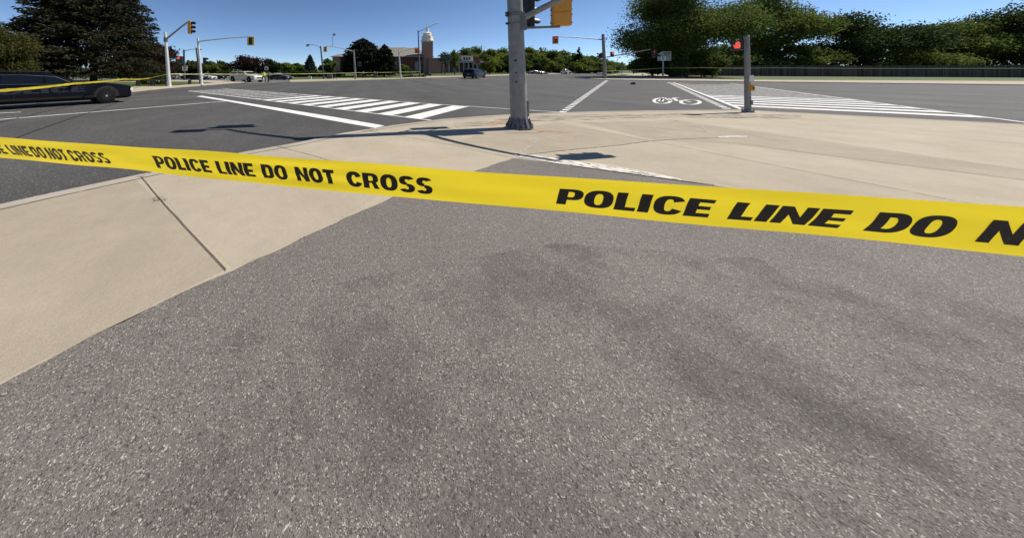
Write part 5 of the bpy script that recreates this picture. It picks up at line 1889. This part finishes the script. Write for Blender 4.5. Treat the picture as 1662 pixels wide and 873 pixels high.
YB = 121.0
cbox('wall', M['brick'], 541, 694, 92.5, YB, 0, 26)
cbox('gable_wall', M['brick2'], 541, 553, 92, YB, -3, 0)
# hipped roofs


def hip(name, x0, x1, ye, xr0, xr1, yr, d0, d1, m):
    a = [P(x0, ye, DC), P(x1, ye, DC)]
    vs = [(a[0].x, DC + d0, a[0].z), (a[1].x, DC + d0, a[1].z), (a[1].x, DC + d1, a[1].z), (a[0].x, DC + d1, a[0].z)]
    r0, r1 = P(xr0, yr, DC), P(xr1, yr, DC)
    dm = (d0 + d1) / 2
    vs += [(r0.x, DC + dm, r0.z), (r1.x, DC + dm, r1.z)]
    return MB().add(vs, [(0, 1, 5, 4), (1, 2, 5), (2, 3, 4, 5), (3, 0, 4), (3, 2, 1, 0)]).build(name, m, chur)


rf = hip('roof', 536, 700, 92.4, 606, 664, 72.3, -2, 30, M['roof'])
hip('roof', 625, 702, 92.9, 660, 676, 76, -4.5, 16, M['roof'])
hip('roof', 538, 600, 93.2, 556, 590, 86.5, -4, 14, M['roof'])
cbox('eave', M['stone'], 627, 700, 92.9, 93.8, -4.6, -3)
cbox('projecting_wall', M['brick'], 629, 694, 93.8, YB, -3, 0)
# tower
cbox('tower', M['brick2'], 683, 697.5, 69.8, YB, -6, -1.6)
cbox('tower_porch', M['brick2'], 689.5, 708, 96, YB, -8.0, -6.05)
tp_ = P(690.5, 69.8, DC)
tc_ = Vector((tp_.x, DC - 3.8, 0))


def lathe(name, m, prof, n=8):
    return MB().tube([tc_ + Vector((0, 0, CAMH - (y - HY) * mpp)) for y, r in prof], [r * mpp for y, r in prof], n).build(name, m, chur, False)


lathe('tower_cornice', M['stucco'], [(70.4, 10), (68.5, 10.6), (67.6, 10.2)])
lathe('belfry_base', M['stucco'], [(67.6, 9.3), (62, 8.8), (61.2, 9.2)])
lathe('belfry', M['stucco'], [(61.2, 6.8), (57.2, 6.6), (56.8, 7.0), (55, 4.2)])
lathe('spire', M['stucco'], [(55, 2.6), (48, 1.2), (40.5, .25)])
cbox('entrance_frame', M['stone'], 671.5, 687.5, 101, YB, -3.3, -3.02)
for i in range(4):
    x0 = 673.3 + i * 3.5
    w_ = cbox('window', M['window'], x0, x0 + 2.8, 103.5, YB - 2, -3.4, -3.32)
    cbox('glazing_bar', M['stone'], x0, x0 + 2.8, 109.5, 110.1, -3.46, -3.42, w_)
for x0 in (634, 640, 646):
    w_ = cbox('window', M['window'], x0, x0 + 3.2, 99, 108, -3.12, -3.02)
    cbox('window_sill', M['stone'], x0 - .3, x0 + 3.5, 108, 108.6, -3.2, -3.02, w_)
for x0 in (559, 566, 573):
    w_ = cbox('window', M['window'], x0, x0 + 3, 98, 108, -.12, -.02)
    cbox('window_sill', M['stone'], x0 - .3, x0 + 3.3, 108, 108.6, -.2, -.02, w_)
cbox('low_wall', M['brick2'], 699.2, 711, 95.5, 106, -5.8, -4)
cbox('wall_band', M['stone'], 699.2, 711, 101.3, 102.3, -5.9, -5.82)
# brick courses at the tower and shingle lines as slim ribs
for k in range(5):
    t = .14 + .17 * k
    a, b_ = P(536 + (606 - 536) * t, 92.4 + (72.3 - 92.4) * t, DC), P(700 + (664 - 700) * t, 92.4 + (72.3 - 92.4) * t, DC)
    yy = DC - 2 + 16 * t
    MB().tube([(a.x, yy - .02, a.z + .02), (b_.x, yy - .02, b_.z + .02)], .07, 4).build('roof_course', M['roof'], rf)

# low portico building
lb_ = gnd(750, DC - 6)
low = thing('low_building', 'low pale building with dark shopfront bays and columns beside the church', 'building', tuple(lb_))


def lbox(name, m, x0, x1, y0, y1, d0, d1, parent=None):
    return cbox(name, m, x0, x1, y0, y1, d0 - 6, d1 - 6, parent if parent else low)


lbox('wall', M['brick2'], 711.2, 781, 96, YB, 2.6, 14)
lbox('parapet', M['stone'], 709, 760, 100.6, 103.2, -1.2, 2.5)
lbox('clerestory', M['signdk'], 711, 727, 92.5, 100.4, .5, 2.4)
lbox('clerestory', M['stucco'], 743.5, 760, 92.6, 100.4, .5, 2.4)
lbox('roof_slab', M['stone'], 742, 763, 91.4, 92.5, 0, 6)
lbox('roof_slab', M['stone'], 709.5, 730, 91, 92.4, 0, 6)
lbox('gable_roof', M['brick'], 760.5, 777, 96.5, 103, .4, 2.5)
lbox('canopy', M['stucco'], 770, 782, 100.8, 103.4, -1.4, .3)
lbox('parapet', M['stone'], 760.3, 781.5, 103.5, 106, -1.0, 2.4)
for i, x in enumerate((712.5, 721, 729.5, 736, 743, 750, 757, 763.5, 770, 777)):
    lbox('column', M['stone'], x, x + 1.5, 103.3, YB, -1.0, -.3)
for i, x in enumerate((714.5, 723, 731.3, 738, 745, 752, 758.8, 765.5, 772)):
    w_ = lbox('shop_window', M['window'], x, x + 4.6, 104, YB - 1.2, 2.44, 2.54)
    lbox('mullion', M['stone'], x + 2.1, x + 2.5, 104, YB - 1.2, 2.38, 2.43, w_)
for i, (x, y) in enumerate(((713, 94), (717, 94), (721, 94), (745, 94.5), (749, 94.5), (753, 94.5))):
    lbox('upper_window', M['window'], x, x + 2.6, y, y + 4.4, .40, .48)
lbox('plinth', M['stone'], 709, 782, 118.0, YB + .4, -2.5, 2.3)
